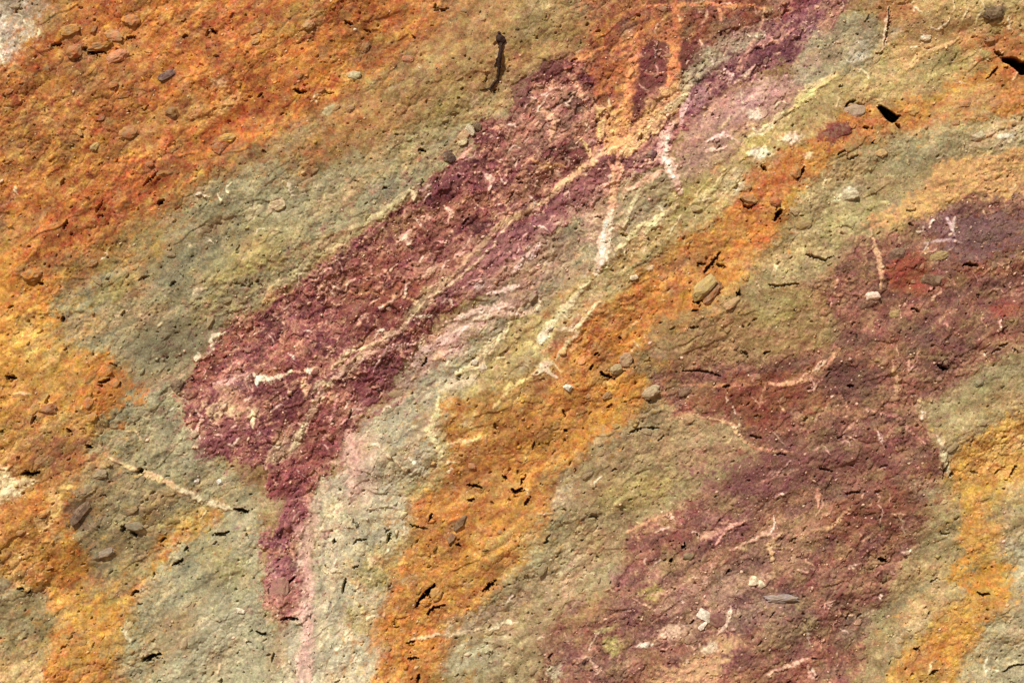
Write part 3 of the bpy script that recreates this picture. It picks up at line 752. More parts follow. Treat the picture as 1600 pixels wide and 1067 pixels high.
ol = sstep(.12, .24, dnoise(uu, vv, 44, 20, 447, W3) + .4 * nC + .3 * nM)[..., None]
base = base + (np.array((146, 122, 80), np.float32) * (1 + .15 * nD[..., None]) - base) * isp2 * ol * .55
pl = sstep(.12, .24, dnoise(uu, vv, 52, 24, 449, W3) + .4 * nC + .3 * nM)[..., None]
base = base + (np.array((104, 68, 68), np.float32) * (1 + .2 * nD[..., None]) - base) * isp2 * pl * .55
# dusty tan film and darker iron-rich patches
dust = sstep(.0, .75, dnoise(uu, vv, 26, 12, 451, W3) + .3 * nD + .15)[..., None]
base = base + (np.array((202, 168, 122), np.float32) - base) * dust * .20
iron = sstep(.22, .7, dnoise(uu, vv, 17, 9, 461, W3) + .25 * nD)[..., None]
base = base + (base * np.array((.80, .70, .62), np.float32) - base) * iron * .55
green = sstep(.15, .7, dnoise(uu, vv, 33, 15, 471, W3) + .2 * nD)[..., None] * (1 - k)
base = base + (np.array((152, 151, 120), np.float32) - base) * green * .26
# hair-thin pale veinlets through the broken ground
vn = np.abs(dnoise(uu + WU, vv + WV, 34, 15, 481, W3)); vm = sstep(.1, .45, vnoise(uu / 36, vv / 30, 485))
vl_ = (sstep(.055, .012, vn) * vm * (.25 + .75 * k[..., 0]) * .75)[..., None]
vn2 = np.abs(vnoise(uu / 13 + WU * .04, vv / 11, 491)); vm2 = sstep(.15, .5, vnoise(uu / 22, vv / 22, 495))
vl2 = (sstep(.10, .02, vn2) * vm2 * k[..., 0] * .6)[..., None]
base = base + (np.array((216, 172, 142), np.float32) - base) * np.maximum(vl_, vl2)
vein = np.maximum(vl_, vl2)[..., 0].astype(np.float32)
base *= (1 + 0.09 * nA + 0.13 * nB + .12 * nC + .09 * nD + .05 * nF + .07 * nE + .06 * nM)[..., None]
base[..., 2] = np.maximum(base[..., 2], base[..., 0] * .25); base[..., 1] = np.maximum(base[..., 1], base[..., 0] * .48)
# crumbs of each earth carried over its borders
jx = (hash2(np.floor((uu + 1.5 * nD) / 2.4), np.floor((vv + 1.5 * nC) / 2.1), 881) + hash2(np.floor(uu / 2.4), np.floor(vv / 2.1), 883) - 1)
jy = (hash2(np.floor((uu + 1.5 * nC) / 2.4), np.floor((vv + 1.5 * nD) / 2.1), 885) + hash2(np.floor(uu / 2.4), np.floor(vv / 2.1), 887) - 1)
pick = hash2(np.floor((uu + 1.5 * nD) / 2.4), np.floor((vv + 1.5 * nC) / 2.1), 889) < .36
ju = np.clip(uu + jx * 26 * pick, 0, RW - 1).astype(int); jv = np.clip(vv + jy * 26 * pick, 0, RH - 1).astype(int)
base = base * .35 + base[jv, ju] * .65
for al, sl, c, op in LATE:
    if sum(c) > 540: vein[sl] = np.maximum(vein[sl], al)
    tone = (1 + .10 * nC[sl] + .10 * nD[sl] + .06 * nB[sl])[..., None]
    tone = tone + (.10 * nE[sl] + .08 * nM[sl])[..., None]
    a_ = (al * op * np.clip(.86 + .45 * nC[sl] + .35 * nD[sl] + .3 * nM[sl], .15, 1))[..., None]
    base[sl] += (np.array(c, np.float32) * tone - base[sl]) * a_
base = np.clip(base, 8, 246)

# ------------------------------------------------------------ grid over the face
print("grid")
def axis(lo, hi, step, outlo, outhi):
    a = list(np.arange(lo, hi + step * .5, step))
    s = step; p = a[0]; L = []
    while p > outlo:
        s = min(s * 1.3, 60); p -= s; L.append(p)
    s = step; p = a[-1]; R = []
    while p < outhi:
        s = min(s * 1.3, 60); p += s; R.append(p)
    return np.array(L[::-1] + a + R, np.float64), len(L)
STEP = 1.3
vbot = CV + (CZ + 0.05) / S
ua, ul = axis(-30, 1630, STEP, -1400, 3000)
va, vl = axis(-30, 1097, STEP, -750, vbot)
nu, nv = len(ua), len(va)
U, V = np.meshgrid(ua, va)
U = U.astype(np.float32); V = V.astype(np.float32)
print(nu, nv, nu * nv)
def refl(a, n):
    a = np.abs(a); m = a % (2 * n)
    return np.where(m > n, 2 * n - m, m)

wG = dirw(U, V)
sU = 3.5 * vnoise(U / 14, V / 14, 501) + 1.6 * vnoise(U / 5, V / 5, 503)
sV = 3.5 * vnoise(U / 14, V / 14, 505) + 1.6 * vnoise(U / 5, V / 5, 507)
sW = vnoise(U / 3.4, V / 3.4, 509); sX = vnoise(U / 3.4, V / 3.4, 511)
def samp(img, us, vs):
    us = np.clip(refl(us, RW - 1), 0, RW - 1.01); vs = np.clip(refl(vs, RH - 1), 0, RH - 1.01)
    i = us.astype(np.int32); j = vs.astype(np.int32)
    fu = (us - i); fv = (vs - j)
    if img.ndim == 3: fu = fu[..., None]; fv = fv[..., None]
    return (img[j, i] * (1 - fu) * (1 - fv) + img[j, i + 1] * fu * (1 - fv) + img[j + 1, i] * (1 - fu) * fv + img[j + 1, i + 1] * fu * fv)
C = samp(base, U + sU * .5, V + sV * .5)
BR = samp(brec, U, V)
HA = samp(hadd, U + sU * .5, V + sV * .5)

print("relief")
H = 30 * vnoise(U / 520, V / 520, 601) + 14 * dnoise(U, V, 260, 120, 603, wG)
H += 3.4 * dnoise(U, V, 80, 50, 611, wG) + 2.0 * vnoise(U / 48, V / 44, 613) + HA
rough = 1 - 0.35 * BR
RM = .25 + 1.15 * sstep(-.45, .5, dnoise(U, V, 170, 90, 615, wG) + .35 * vnoise(U / 60, V / 60, 616)) * (1 - .0 * BR)
m30 = dnoise(U, V, 42, 20, 621, wG)
H += 1.2 * m30 * rough + 1.0 * vnoise(U / 21, V / 19, 623)
H += RM * (0.6 * dnoise(U, V, 17, 11, 631, wG) + .55 * (.5 - np.abs(vnoise(U / 13, V / 11, 633)) * 1.6))
H += RM * 0.62 * vnoise(U / 7.5, V / 6, 641)
H += RM * 0.52 * vnoise(U / 3.6, V / 3.3, 651)
# round clods with crevices between them
clod_mask = sstep(-.1, .5, dnoise(U, V, 120, 60, 661, wG) + .15)
for k3, (dg, ww) in enumerate(zip((14, 38, 84), wG)):
    x, y = rot(U + sU * 1.3, V + sV * 1.3, dg, 30, 17)
    c1, c2_, _ = worley(x, y, 671 + k3)
    H += ww * clod_mask * (1.7 * (1 - c1 * c1 * 1.3) - 1.2 * sstep(.13, 0, c2_ - c1))
x, y = rot(U + sU, V + sV, 30, 11, 7.5)
c1, c2_, cc = worley(x, y, 681)
H += RM * (0.6 * (1 - c1 * c1 * 1.4) + 0.45 * (cc - .5)) * (.55 + .45 * BR + .3 * sstep(0, .4, m30))
# angular flakes on the broken ground
x, y = rot(U + sU, V + sV, 42, 26, 15)
fa, fe = facets(x, y, 691)
H += (BR * .95 + .22 * sstep(.0, .6, vnoise(U / 90, V / 90, 699))) * (1.9 * fa - .6 * sstep(.08, 0, fe))
x, y = rot(U + sU * .8, V + sV * .8, 52, 10, 6.5)
fa, fe = facets(x, y, 695)
H += (BR * .9 + .18 * RM) * (.95 * fa - .3 * sstep(.1, 0, fe))
H += samp(vein, U + sU * .5, V + sV * .5) * 1.1
# ledges: gentle rise, abrupt underside
for (dg, per, am, sd) in ((30, 46, 1.6, 700), (42, 27, .8, 710), (12, 64, 1.9, 720), (60, 33, 1.0, 730)):
    s, t = rot(U, V, dg, 1, 1)
    ph = t / per + 1.2 * vnoise(s / 130, t / 60, sd) + .35 * vnoise(s / 30, t / 18, sd + 1)
    fr = ph - np.floor(ph)
    saw = fr * sstep(1.0, .93, fr)
    mk = sstep(.2, .6, vnoise(s / 75, t / 32, sd + 2))
    H += am * saw * mk
# scattered pits
x, y = rot(U + sU, V + sV, 35, 19, 12)
c1, _, cc = worley(x, y, 751)
H -= 5.5 * sstep(.15, .05, c1) * (cc > .91)
x, y = rot(U + sU * .6, V + sV * .6, 30, 9, 6)
c1, _, cc = worley(x, y, 753)
H -= 2.6 * sstep(.2, .06, c1) * (cc > .90)

def near(us, vs, pad):
    i0 = np.searchsorted(ua, min(us) - pad); i1 = np.searchsorted(ua, max(us) + pad)
    j0 = np.searchsorted(va, min(vs) - pad); j1 = np.searchsorted(va, max(vs) + pad)
    return (slice(j0, j1), slice(i0, i1))
def crack(pts, w, depth, lip=0.0):
    P = np.array(pts, float)
    sl = near(P[:, 0], P[:, 1], w * 2 + 8)
    x = U[sl] + sU[sl] * .55 + 1.3 * sW[sl]; y = V[sl] + sV[sl] * .55 + 1.3 * sX[sl]
    if x.size == 0: return
    dm = np.full(x.shape, 1e9)
    n = len(P) - 1
    for i in range(n):
        ax, ay = P[i]; bx_, by_ = P[i + 1]
        L = max(1e-6, (bx_ - ax) ** 2 + (by_ - ay) ** 2)
        t = np.clip(((x - ax) * (bx_ - ax) + (y - ay) * (by_ - ay)) / L, 0, 1)
        dd = np.hypot(x - ax - t * (bx_ - ax), y - ay - t * (by_ - ay)) / (.25 + .75 * np.sin(np.pi * np.clip((i + t) / n, .06, .94)) ** .7)
        dm = np.minimum(dm, dd)
    dm = dm * (1 + .55 * sW[sl] + .5 * sX[sl])
    H[sl] -= depth * sstep(1.15, .45, dm / (w * .5))
    if lip: H[sl] += lip * sstep(3.2, 1.3, dm / (w * .5)) * sstep(.9, 1.4, dm / (w * .5))
DEEP = np.zeros_like(H)
def hole(pts, depth, soft=1.6):
    P = np.array(pts, float)
    sl = near(P[:, 0], P[:, 1], 10)
    x = U[sl] + sU[sl] * .25; y = V[sl] + sV[sl] * .25
    ins = np.zeros(x.shape, bool); dm = np.full(x.shape, 1e9)
    for i in range(len(P)):
        ax, ay = P[i]; bx_, by_ = P[(i + 1) % len(P)]
        t = np.clip(((x - ax) * (bx_ - ax) + (y - ay) * (by_ - ay)) / ((bx_ - ax) ** 2 + (by_ - ay) ** 2), 0, 1)
        dm = np.minimum(dm, np.hypot(x - ax - t * (bx_ - ax), y - ay - t * (by_ - ay)))
        c = ((ay > y) != (by_ > y)) & (x < (bx_ - ax) * (y - ay) / (by_ - ay + 1e-9) + ax)
        ins ^= c
    sd = np.where(ins, dm, -dm)
    H[sl] -= depth * sstep(-soft, soft, sd); DEEP[sl] += depth * sstep(-soft, soft, sd)
hole([(1372,167),(1378,166),(1392,175),(1402,182),(1406,181),(1399,190),(1394,192),(1385,187),(1378,177)], 150)
crack([(1401,194),(1404,197),(1407,200)], 5, 50)
hole([(1569,90),(1582,89),(1590,91),(1597,96),(1625,100),(1625,116),(1596,115),(1587,106),(1579,99),(1570,95)], 170)
for pts, w, dp in [
    ([(1564,103),(1555,113),(1545,121)], 4, 12), ([(1558,80),(1563,82),(1568,85)], 5, 14), ([(1572,104),(1578,107)], 3, 8),
    ([(651,949),(658,938),(668,928),(677,917)], 7.5, 30), ([(667,962),(675,954),(695,948)], 4, 14),
    ([(1253,265),(1248,274),(1242,283)], 4.5, 20), ([(1217,330),(1212,338),(1207,347)], 7.5, 26),
    ([(1155,315),(1161,323),(1169,326),(1180,320)], 3.5, 12), ([(1319,167),(1328,160),(1338,157)], 4, 12), ([(1340,161),(1350,165)], 3.5, 8),
    ([(1348,201),(1357,201)], 5, 12), ([(1361,225),(1372,222)], 4.5, 12), ([(1305,244),(1318,237)], 3.5, 9), ([(1322,251),(1340,245)], 3.5, 9),
    ([(939,582),(947,588),(957,590)], 5, 18), ([(930,556),(936,552)], 4, 10), ([(985,566),(989,562)], 5, 12),
    ([(962,585),(969,581)], 3, 9), ([(982,679),(995,672),(1012,670),(1032,669)], 3, 9), ([(1068,578),(1090,579),(1126,587)], 3, 9),
    ([(1150,464),(1152,455)], 5, 16), ([(1084,471),(1096,470)], 8, 12), ([(1104,471),(1122,458)], 3.5, 9), ([(1081,486),(1088,485)], 4, 9),
    ([(1076,512),(1090,511)], 3.5, 9), ([(1100,425),(1115,408),(1124,395)], 5, 11), ([(1088,413),(1100,412)], 4, 9), ([(1130,417),(1118,414)], 4, 8),
    ([(84,74),(98,71)], 4.5, 15), ([(134,80),(148,84),(166,84)], 5.5, 15), ([(200,61),(213,60)], 4, 14), ([(332,50),(342,54)], 4.5, 13), ([(288,60),(294,58)], 4, 10),
    ([(246,318),(256,313)], 5.5, 17), ([(101,357),(107,344)], 4.5, 15), ([(225,290),(247,270)], 3.5, 9), ([(95,290),(100,280)], 3.5, 8),
    ([(462,142),(470,147),(480,145)], 4.5, 14), ([(405,155),(412,149)], 4, 9), ([(678,17),(700,13)], 3.5, 10), ([(540,35),(550,40)], 4.5, 12), ([(570,47),(580,52)], 3, 8),
    ([(655,236),(665,237)], 4, 12), ([(600,297),(606,295)], 4, 9), ([(272,440),(265,447)], 3.5, 9), ([(216,437),(230,430)], 3.5, 9),
    ([(38,740),(46,737),(52,740),(66,738)], 5.5, 20), ([(212,738),(222,735)], 7.5, 22), ([(134,695),(142,699)], 6.5, 18), ([(107,671),(113,674)], 4.5, 11),
    ([(53,660),(61,650)], 4, 10), ([(75,632),(80,618)], 3.5, 8), ([(12,588),(26,590)], 6, 10), ([(155,597),(170,592)], 5, 9), ([(58,443),(66,443)], 4.5, 12),
    ([(10,482),(18,479)], 3.5, 9), ([(97,496),(98,503)], 5, 11), ([(364,797),(384,801)], 5, 16), ([(191,830),(194,821)], 6, 18), ([(247,850),(254,843)], 4.5, 12),
    ([(266,886),(282,876)], 5, 13), ([(330,838),(354,833)], 5, 10), ([(224,1031),(236,1026),(250,1021)], 6.5, 18), ([(26,921),(32,921)], 5.5, 14), ([(38,926),(45,925)], 5, 14),
    ([(287,862),(292,855)], 4, 9), ([(203,931),(214,924)], 5, 11), ([(203,833),(209,840)], 5, 11),
    ([(730,760),(742,760),(752,763)], 4, 12), ([(731,783),(740,782)], 4, 12), ([(785,746),(792,750)], 4, 11), ([(670,815),(672,805)], 4, 10), ([(713,852),(719,855)], 4, 10),
    ([(640,823),(655,826),(668,829)], 3, 9), ([(755,926),(765,918),(775,910)], 6, 14), ([(636,1007),(646,1006)], 4, 11), ([(638,1032),(652,1031)], 4, 11), ([(653,1067),(654,1058)], 5, 12),
    ([(552,852),(556,846),(570,846)], 3.5, 9), ([(534,928),(539,907)], 4.5, 11), ([(519,850),(521,843)], 5, 11), ([(603,850),(608,836)], 5, 11), ([(549,888),(558,885)], 3, 8),
    ([(438,917),(450,912),(459,903)], 4.5, 14), ([(421,928),(425,916)], 6, 18), ([(440,968),(452,967),(464,968)], 4.5, 16),
    ([(400,988),(408,991),(416,989)], 4, 12), ([(426,1030),(430,1018)], 3.5, 9), ([(800,766),(808,770),(816,764)], 5.5, 15), ([(815,758),(820,745)], 4, 10), ([(822,790),(828,778)], 4, 10),
    ([(1066,857),(1070,853)], 7, 18), ([(1046,878),(1051,873)], 5, 12), ([(850,850),(858,846)], 3.5, 9), ([(1376,874),(1388,878)], 5, 13), ([(1530,926),(1538,932),(1546,929)], 3.8, 12),
    ([(1429,1014),(1438,1017)], 4.5, 13), ([(1455,1053),(1464,1049)], 4.5, 12), ([(1474,748),(1478,735),(1483,722)], 3.5, 10), ([(1570,1050),(1585,1042),(1605,1036)], 3.5, 10),
    ([(1500,415),(1512,413),(1524,415)], 4, 12), ([(1255,398),(1268,402),(1282,408),(1300,402)], 3.5, 10), ([(1198,447),(1220,447),(1246,444)], 3, 9), ([(1448,455),(1458,450)], 3, 9),
    ([(1421,482),(1432,486)], 4, 10), ([(1464,571),(1480,578)], 6, 13), ([(1478,562),(1474,568)], 5, 11), ([(1325,602),(1333,604)], 4, 9), ([(1562,541),(1574,537)], 3.5, 9),
    ([(1416,350),(1425,353)], 3, 7), ([(1130,605),(1140,602)], 4, 9), ([(1170,680),(1190,684)], 3.5, 9), ([(1192,552),(1200,549)], 4, 8), ([(1030,690),(1040,680)], 3, 7),
    ([(1178,650),(1184,648)], 3, 7), ([(1390,12),(1389,45),(1384,70)], 3, 8), ([(1582,745),(1592,730)], 4, 10), ([(1520,737),(1530,741)], 3.5, 9), ([(1556,742),(1575,730)], 3, 8),
    ([(880,640),(884,652)], 3.5, 9), ([(882,672),(888,675)], 4, 9), ([(834,702),(836,692)], 3.5, 10), ([(948,638),(956,632)], 3.5, 8), ([(966,526),(972,531)], 3.5, 9), ([(922,576),(928,571)], 4, 10),
    ([(1135,895),(1140,890)], 3.5, 9), ([(1204,960),(1208,956)], 3.5, 9), ([(1280,730),(1300,738)], 3.5, 8), ([(1320,770),(1345,768)], 3, 8), ([(1484,745),(1490,735)], 4, 8),
    ([(1092,445),(1082,462)], 2.5, 5), ([(150,330),(160,318)], 3, 8), ([(345,560),(352,556)], 3, 8), ([(660,570),(668,560)], 4, 9), ([(545,655),(550,640)], 3, 8),
    ([(892,100),(900,95)], 3, 8), ([(930,52),(936,50)], 3.5, 8), ([(1188,262),(1195,268)], 4, 11), ([(1204,318),(1212,328)], 3, 8)]:
    crack(pts, w, dp * (2.6 if w > 5 else 1.7 if w > 3.6 else 1.1), lip=0.7)
# many lesser cracks, following the strata
for _ in range(150):
    u0 = random.uniform(-20, 1620); v0 = random.uniform(-20, 1090)
    wh, wm, wv_ = [float(q) for q in dirw(np.float32(u0), np.float32(v0))]
    dg = 14 * wh + 38 * wm + 80 * wv_ + random.gauss(0, 25)
    nseg = random.choice((1, 2, 2, 3, 4)); P_ = [(u0, v0)]
    for _k in range(nseg):
        a = math.radians(dg + random.gauss(0, 34)); L = random.uniform(2, 6)
        P_.append((P_[-1][0] + L * math.cos(a), P_[-1][1] - L * math.sin(a)))
    crack(P_, random.uniform(2.0, 4.2), random.uniform(2.5, 8), .4)
    if random.random() < .35:
        b_ = random.choice(P_); a = math.radians(dg + random.choice((-70, 70)) + random.gauss(0, 20)); L = random.uniform(3, 7)
        crack([b_, (b_[0] + L * math.cos(a), b_[1] - L * math.sin(a))], 2.2, 4, .2)

# settle coarse outer part
Hs = H

# ------------------------------------------------------------ materials
def srgb2lin(c):
    c = np.asarray(c, np.float32) / 255.0
    return np.where(c <= 0.04045, c / 12.92, ((c + 0.055) / 1.055) ** 2.4)
def alb(c):
    return np.clip(srgb2lin(c) / K_ALB, 0.01, 0.85)

def earth_material(name, source, grain=1.0):
    m = bpy.data.materials.new(name); m.use_nodes = True
    t = m.node_tree; N = t.nodes; Lk = t.links
    b = N["Principled BSDF"]
    b.inputs["Roughness"].default_value = 0.95
    b.inputs["Specular IOR Level"].default_value = 0.12
    if isinstance(source, str) and source == 'attr':
        s = N.new("ShaderNodeAttribute"); s.attribute_name = "mineral"; src = s.outputs["Color"]
    elif isinstance(source, str):
        s = N.new("ShaderNodeObjectInfo"); src = s.outputs["Color"]
    else:
        s = N.new("ShaderNodeRGB"); s.outputs[0].default_value = (*[float(q) for q in source], 1); src = s.outputs[0]
    geo = N.new("ShaderNodeNewGeometry")
    def noise(scale, detail=3, rough=.6):
        n = N.new("ShaderNodeTexNoise"); n.inputs["Scale"].default_value = scale
        n.inputs["Detail"].default_value = detail; n.inputs["Roughness"].default_value = rough
        Lk.new(geo.outputs["Position"], n.inputs["Vector"]); return n
    def ramp(src_, a, b_, lo, hi):
        r = N.new("ShaderNodeMapRange"); r.inputs["From Min"].default_value = a; r.inputs["From Max"].default_value = b_
        r.inputs["To Min"].default_value = lo; r.inputs["To Max"].default_value = hi
        Lk.new(src_, r.inputs["Value"]); return r.outputs[0]
    n1 = noise(70, 4, .7); n2 = noise(260, 3, .7); n3 = noise(34, 3)
    v1 = ramp(n1.outputs["Fac"], .28, .72, .72, 1.28)
    v2 = ramp(n2.outputs["Fac"], .28, .72, .70, 1.30)
    mul = N.new("ShaderNodeMath"); mul.operation = 'MULTIPLY'; Lk.new(v1, mul.inputs[0]); Lk.new(v2, mul.inputs[1])
    hs = N.new("ShaderNodeHueSaturation")
    Lk.new(src, hs.inputs["Color"]); Lk.new(mul.outputs[0], hs.inputs["Value"])
    Lk.new(ramp(n3.outputs["Fac"], .3, .7, .478, .522), hs.inputs["Hue"])
    Lk.new(ramp(n1.outputs["Color"], .3, .7, 1.05, .88), hs.inputs["Saturation"])
    # pale grains
    vo = N.new("ShaderNodeTexVoronoi"); vo.inputs["Scale"].default_value = 170
    Lk.new(geo.outputs["Position"], vo.inputs["Vector"])
    gr = ramp(vo.outputs["Distance"], .10, .24, .55, 0)
    sel = N.new("ShaderNodeSeparateColor"); Lk.new(vo.outputs["Color"], sel.inputs[0])
    gs = ramp(sel.outputs[0], .76, .78, 0, 1)
    gm = N.new("ShaderNodeMath"); gm.operation = 'MULTIPLY'; Lk.new(gr, gm.inputs[0]); Lk.new(gs, gm.inputs[1])
    mx = N.new("ShaderNodeMix"); mx.data_type = 'RGBA'
    Lk.new(gm.outputs[0], mx.inputs["Factor"]); Lk.new(hs.outputs[0], mx.inputs[6])
    mx.inputs[7].default_value = (.62, .5, .38, 1)
    outc = mx.outputs[2]
    if isinstance(source, str) and source == 'object':          # soil smeared over the stone
        du = N.new("ShaderNodeMix"); du.data_type = 'RGBA'
        nd = noise(48, 4, .7)
        Lk.new(ramp(nd.outputs["Fac"], .42, .6, 0, .65), du.inputs["Factor"]); Lk.new(outc, du.inputs[6])
        du.inputs[7].default_value = (.36, .25, .15, 1); outc = du.outputs[2]
    Lk.new(outc, b.inputs["Base Color"])
    ad = N.new("ShaderNodeMath"); ad.operation = 'ADD'
    nb = noise(150, 5, .75)
    Lk.new(nb.outputs["Fac"], ad.inputs[0])
    mm = N.new("ShaderNodeMath"); mm.operation = 'MULTIPLY'; mm.inputs[1].default_value = .35
    Lk.new(n2.outputs["Fac"], mm.inputs[0]); Lk.new(mm.outputs[0], ad.inputs[1])
    bp = N.new("ShaderNodeBump"); bp.inputs["Strength"].default_value = 1.0; bp.inputs["Distance"].default_value = 0.0030 * grain
    Lk.new(ad.outputs[0], bp.inputs["Height"]); Lk.new(bp.outputs[0], b.inputs["Normal"])
    return m
M_face = earth_material("mineral_earth", 'attr')
M_stone = earth_material("embedded_stone", 'object', .6)
M_chip = earth_material("rock_chips", 'attr', .3)

# ------------------------------------------------------------ rock face: one sheet, split by mineral
print("mesh")
def tag(o, label=None, cat=None, group=None, kind=None):
    if label: o["label"] = label
    if cat: o["category"] = cat
    if group: o["group"] = group
    if kind: o["kind"] = kind
    return o
X = wx(U); Z = wz(V); Y = -H * S
# the two deep holes run back into the bank at a slant, up and to the right
X = X + DEEP * S * .235; Z = Z + DEEP * S * .155
pos = np.stack([X, Y, Z], -1).reshape(-1, 3).astype(np.float32)
dXu = np.gradient(pos.reshape(nv, nu, 3), axis=1); dXv = np.gradient(pos.reshape(nv, nu, 3), axis=0)
Nn = np.cross(dXv, dXu); Nn /= np.linalg.norm(Nn, axis=-1, keepdims=True) + 1e-12
if Nn[..., 1].mean() > 0: Nn = -Nn
Nn = Nn.reshape(-1, 3).astype(np.float32)
A = np.ones((nv * nu, 4), np.float32); A[:, :3] = alb(C.reshape(-1, 3))
clsb = cls.astype(np.int8)
ci = clsb[np.clip(refl((V + sV * .5), RH - 1), 0, RH - 1).astype(int), np.clip(refl((U + sU * .5), RW - 1), 0, RW - 1).astype(int)]
idx = np.arange(nv * nu, dtype=np.int32).reshape(nv, nu)
quads = np.stack([idx[:-1, :-1], idx[1:, :-1], idx[1:, 1:], idx[:-1, 1:]], -1).reshape(-1, 4)
qc = ci[:-1, :-1].reshape(-1)

face = bpy.data.objects.new("rock_face", None)
sc.collection.objects.link(face)
tag(face, "weathered earth cutting banded in rust, sage, purple and gold", kind="structure")
names = {SOIL: ("brown_soil", "olive brown soil at the top beside the rust slope"), RUST: ("rust_earth", "rust red and burnt orange iron stained earth"),
         GOLD: ("gold_earth", "bright golden yellow earth in patches at both sides"), SAGE: ("sage_clay", "grey green clay between the orange and purple bands"),
         PALE: ("pale_clay", "pale greyish cream clay washed down the centre"), PURP: ("purple_breccia", "broken maroon and plum rock running diagonally"),
         YEL: ("yellow_clay", "yellow green clay below the purple diagonal"), ORNG: ("orange_band", "orange earth band running down to the bottom edge"),
         PUR2: ("maroon_ground", "dull maroon and brown ground filling the right side"), TAN: ("tan_wash", "peach and tan smooth streaks"),
         OLIV: ("olive_earth", "olive brown patches of earth"), CREAM: ("lime_vein", "thin cream and white veins and crusts")}
for c, (nm, lb) in names.items():
    q = quads[qc == c]
    if len(q) == 0: continue
    used, inv = np.unique(q.reshape(-1), return_inverse=True)
    me = bpy.data.meshes.new(nm)
    me.vertices.add(len(used)); me.vertices.foreach_set("co", pos[used].reshape(-1))
    me.loops.add(len(q) * 4); me.loops.foreach_set("vertex_index", inv.astype(np.int32).reshape(-1))
    me.polygons.add(len(q)); me.polygons.foreach_set("loop_start", np.arange(0, len(q) * 4, 4, dtype=np.int32))
    me.polygons.foreach_set("use_smooth", np.ones(len(q), bool))
    me.update(calc_edges=True)
    at = me.color_attributes.new("mineral", 'FLOAT_COLOR', 'POINT')
    at.data.foreach_set("color", A[used].reshape(-1))
    me.normals_split_custom_set_from_vertices(Nn[used])
    me.materials.append(M_face)
    o = bpy.data.objects.new(nm, me); sc.collection.objects.link(o); o.parent = face
    o["label"] = lb

# ground at the foot of the cutting, well below the picture
def simple_grid(name, x0, x1, y0, y1, n, amp, colr):
    gx, gy = np.meshgrid(np.linspace(x0, x1, n), np.linspace(y0, y1, n))
    gz = amp * vnoise(gx * .8, gy * .8, 811) + amp * .3 * vnoise(gx * 4, gy * 4, 812)
    p = np.stack([gx, gy, gz], -1).reshape(-1, 3)
    ii = np.arange(n * n).reshape(n, n)
    f = np.stack([ii[:-1, :-1], ii[:-1, 1:], ii[1:, 1:], ii[1:, :-1]], -1).reshape(-1, 4)
    me = bpy.data.meshes.new(name); me.from_pydata(p.tolist(), [], f.tolist()); me.update()
    me.materials.append(earth_material(name + "_earth", colr))
    o = bpy.data.objects.new(name, me); sc.collection.objects.link(o)
    return tag(o, kind="structure")
simple_grid("ground", -60, 60, -90, 1.0, 160, .03, alb((150, 118, 84)))

# ------------------------------------------------------------ stones and clods
def hgt(u, v):
    fi = np.interp(u, ua, np.arange(nu)); fj = np.interp(v, va, np.arange(nv))
    i = int(fi); j = int(fj)
    j0, j1, i0, i1 = max(0, j - 1), j + 3, max(0, i - 1), i + 3
    return float(np.median(H[j0:j1, i0:i1]))
def colour_at(u, v):
    i = int(min(max(u, 2), RW - 3)); j = int(min(max(v, 2), RH - 3))
    return base[j - 2:j + 3, i - 2:i + 3].reshape(-1, 3).mean(0)

import bmesh
def rock_mesh(name, seed, facets=9, sub=3, rough=.05):
    r = random.Random(seed)
    bm = bmesh.new(); bmesh.ops.create_icosphere(bm, subdivisions=sub, radius=1.0)
    if name in ('angular', 'slab'):
        for v in bm.verts:
            m_ = max(abs(q) for q in v.co); v.co = v.co.lerp(v.co / m_ * .92, .8)
    planes = []
    for _ in range(facets):
        n = mathutils.Vector((r.gauss(0, 1), r.gauss(0, 1), r.gauss(0, 1))).normalized()
        planes.append((n, r.uniform(.6, .95)))
    for v in bm.verts:
        p = v.co.copy()
        for n, dd in planes:
            s = p.dot(n)
            if s > dd: p -= n * (s - dd) * .93
        q = mathutils.noise.noise(p * 3.1 + mathutils.Vector((seed, 0, 0))) * rough * 1.6 + mathutils.noise.noise(p * 8 + mathutils.Vector((0, seed, 0))) * rough
        v.co = p * (1 + q)
    for f in bm.faces: f.smooth = facets < 7
    me = bpy.data.meshes.new(name); bm.to_mesh(me); bm.free()
    me.materials.append(M_stone)
    return me
rock_lib = {}
def rock(kind, seed):
    key = (kind, seed)
    if key not in rock_lib:
        rock_lib[key] = rock_mesh(kind, seed * 13 + 1, *{'angular': (12, 3, .10), 'cobble': (7, 3, .11), 'clod': (9, 3, .16), 'slab': (9, 3, .09)}[kind])
    return rock_lib[key]
def stone(name, u, v, ru, rv, ang, c, label, cat="stone", kind='clod', seed=0, up=.35, thick=.6, group=None):
    o = bpy.data.objects.new(name, rock(kind, seed))
    sc.collection.objects.link(o)
    up = up - .25
    if cat: ru, rv = ru * .93, rv * .93
    t = min(ru, rv) * thick * .9
    o.location = (wx(u), -(hgt(u, v) + t * up) * S, wz(v))
    o.rotation_euler = (0, -math.radians(ang), 0)
    o.scale = (ru * 1.18 * S, t * S, rv * 1.18 * S)
    a = alb(c); o.color = (*[float(q) for q in a], 1)
    tag(o, label, cat, group)
    return o

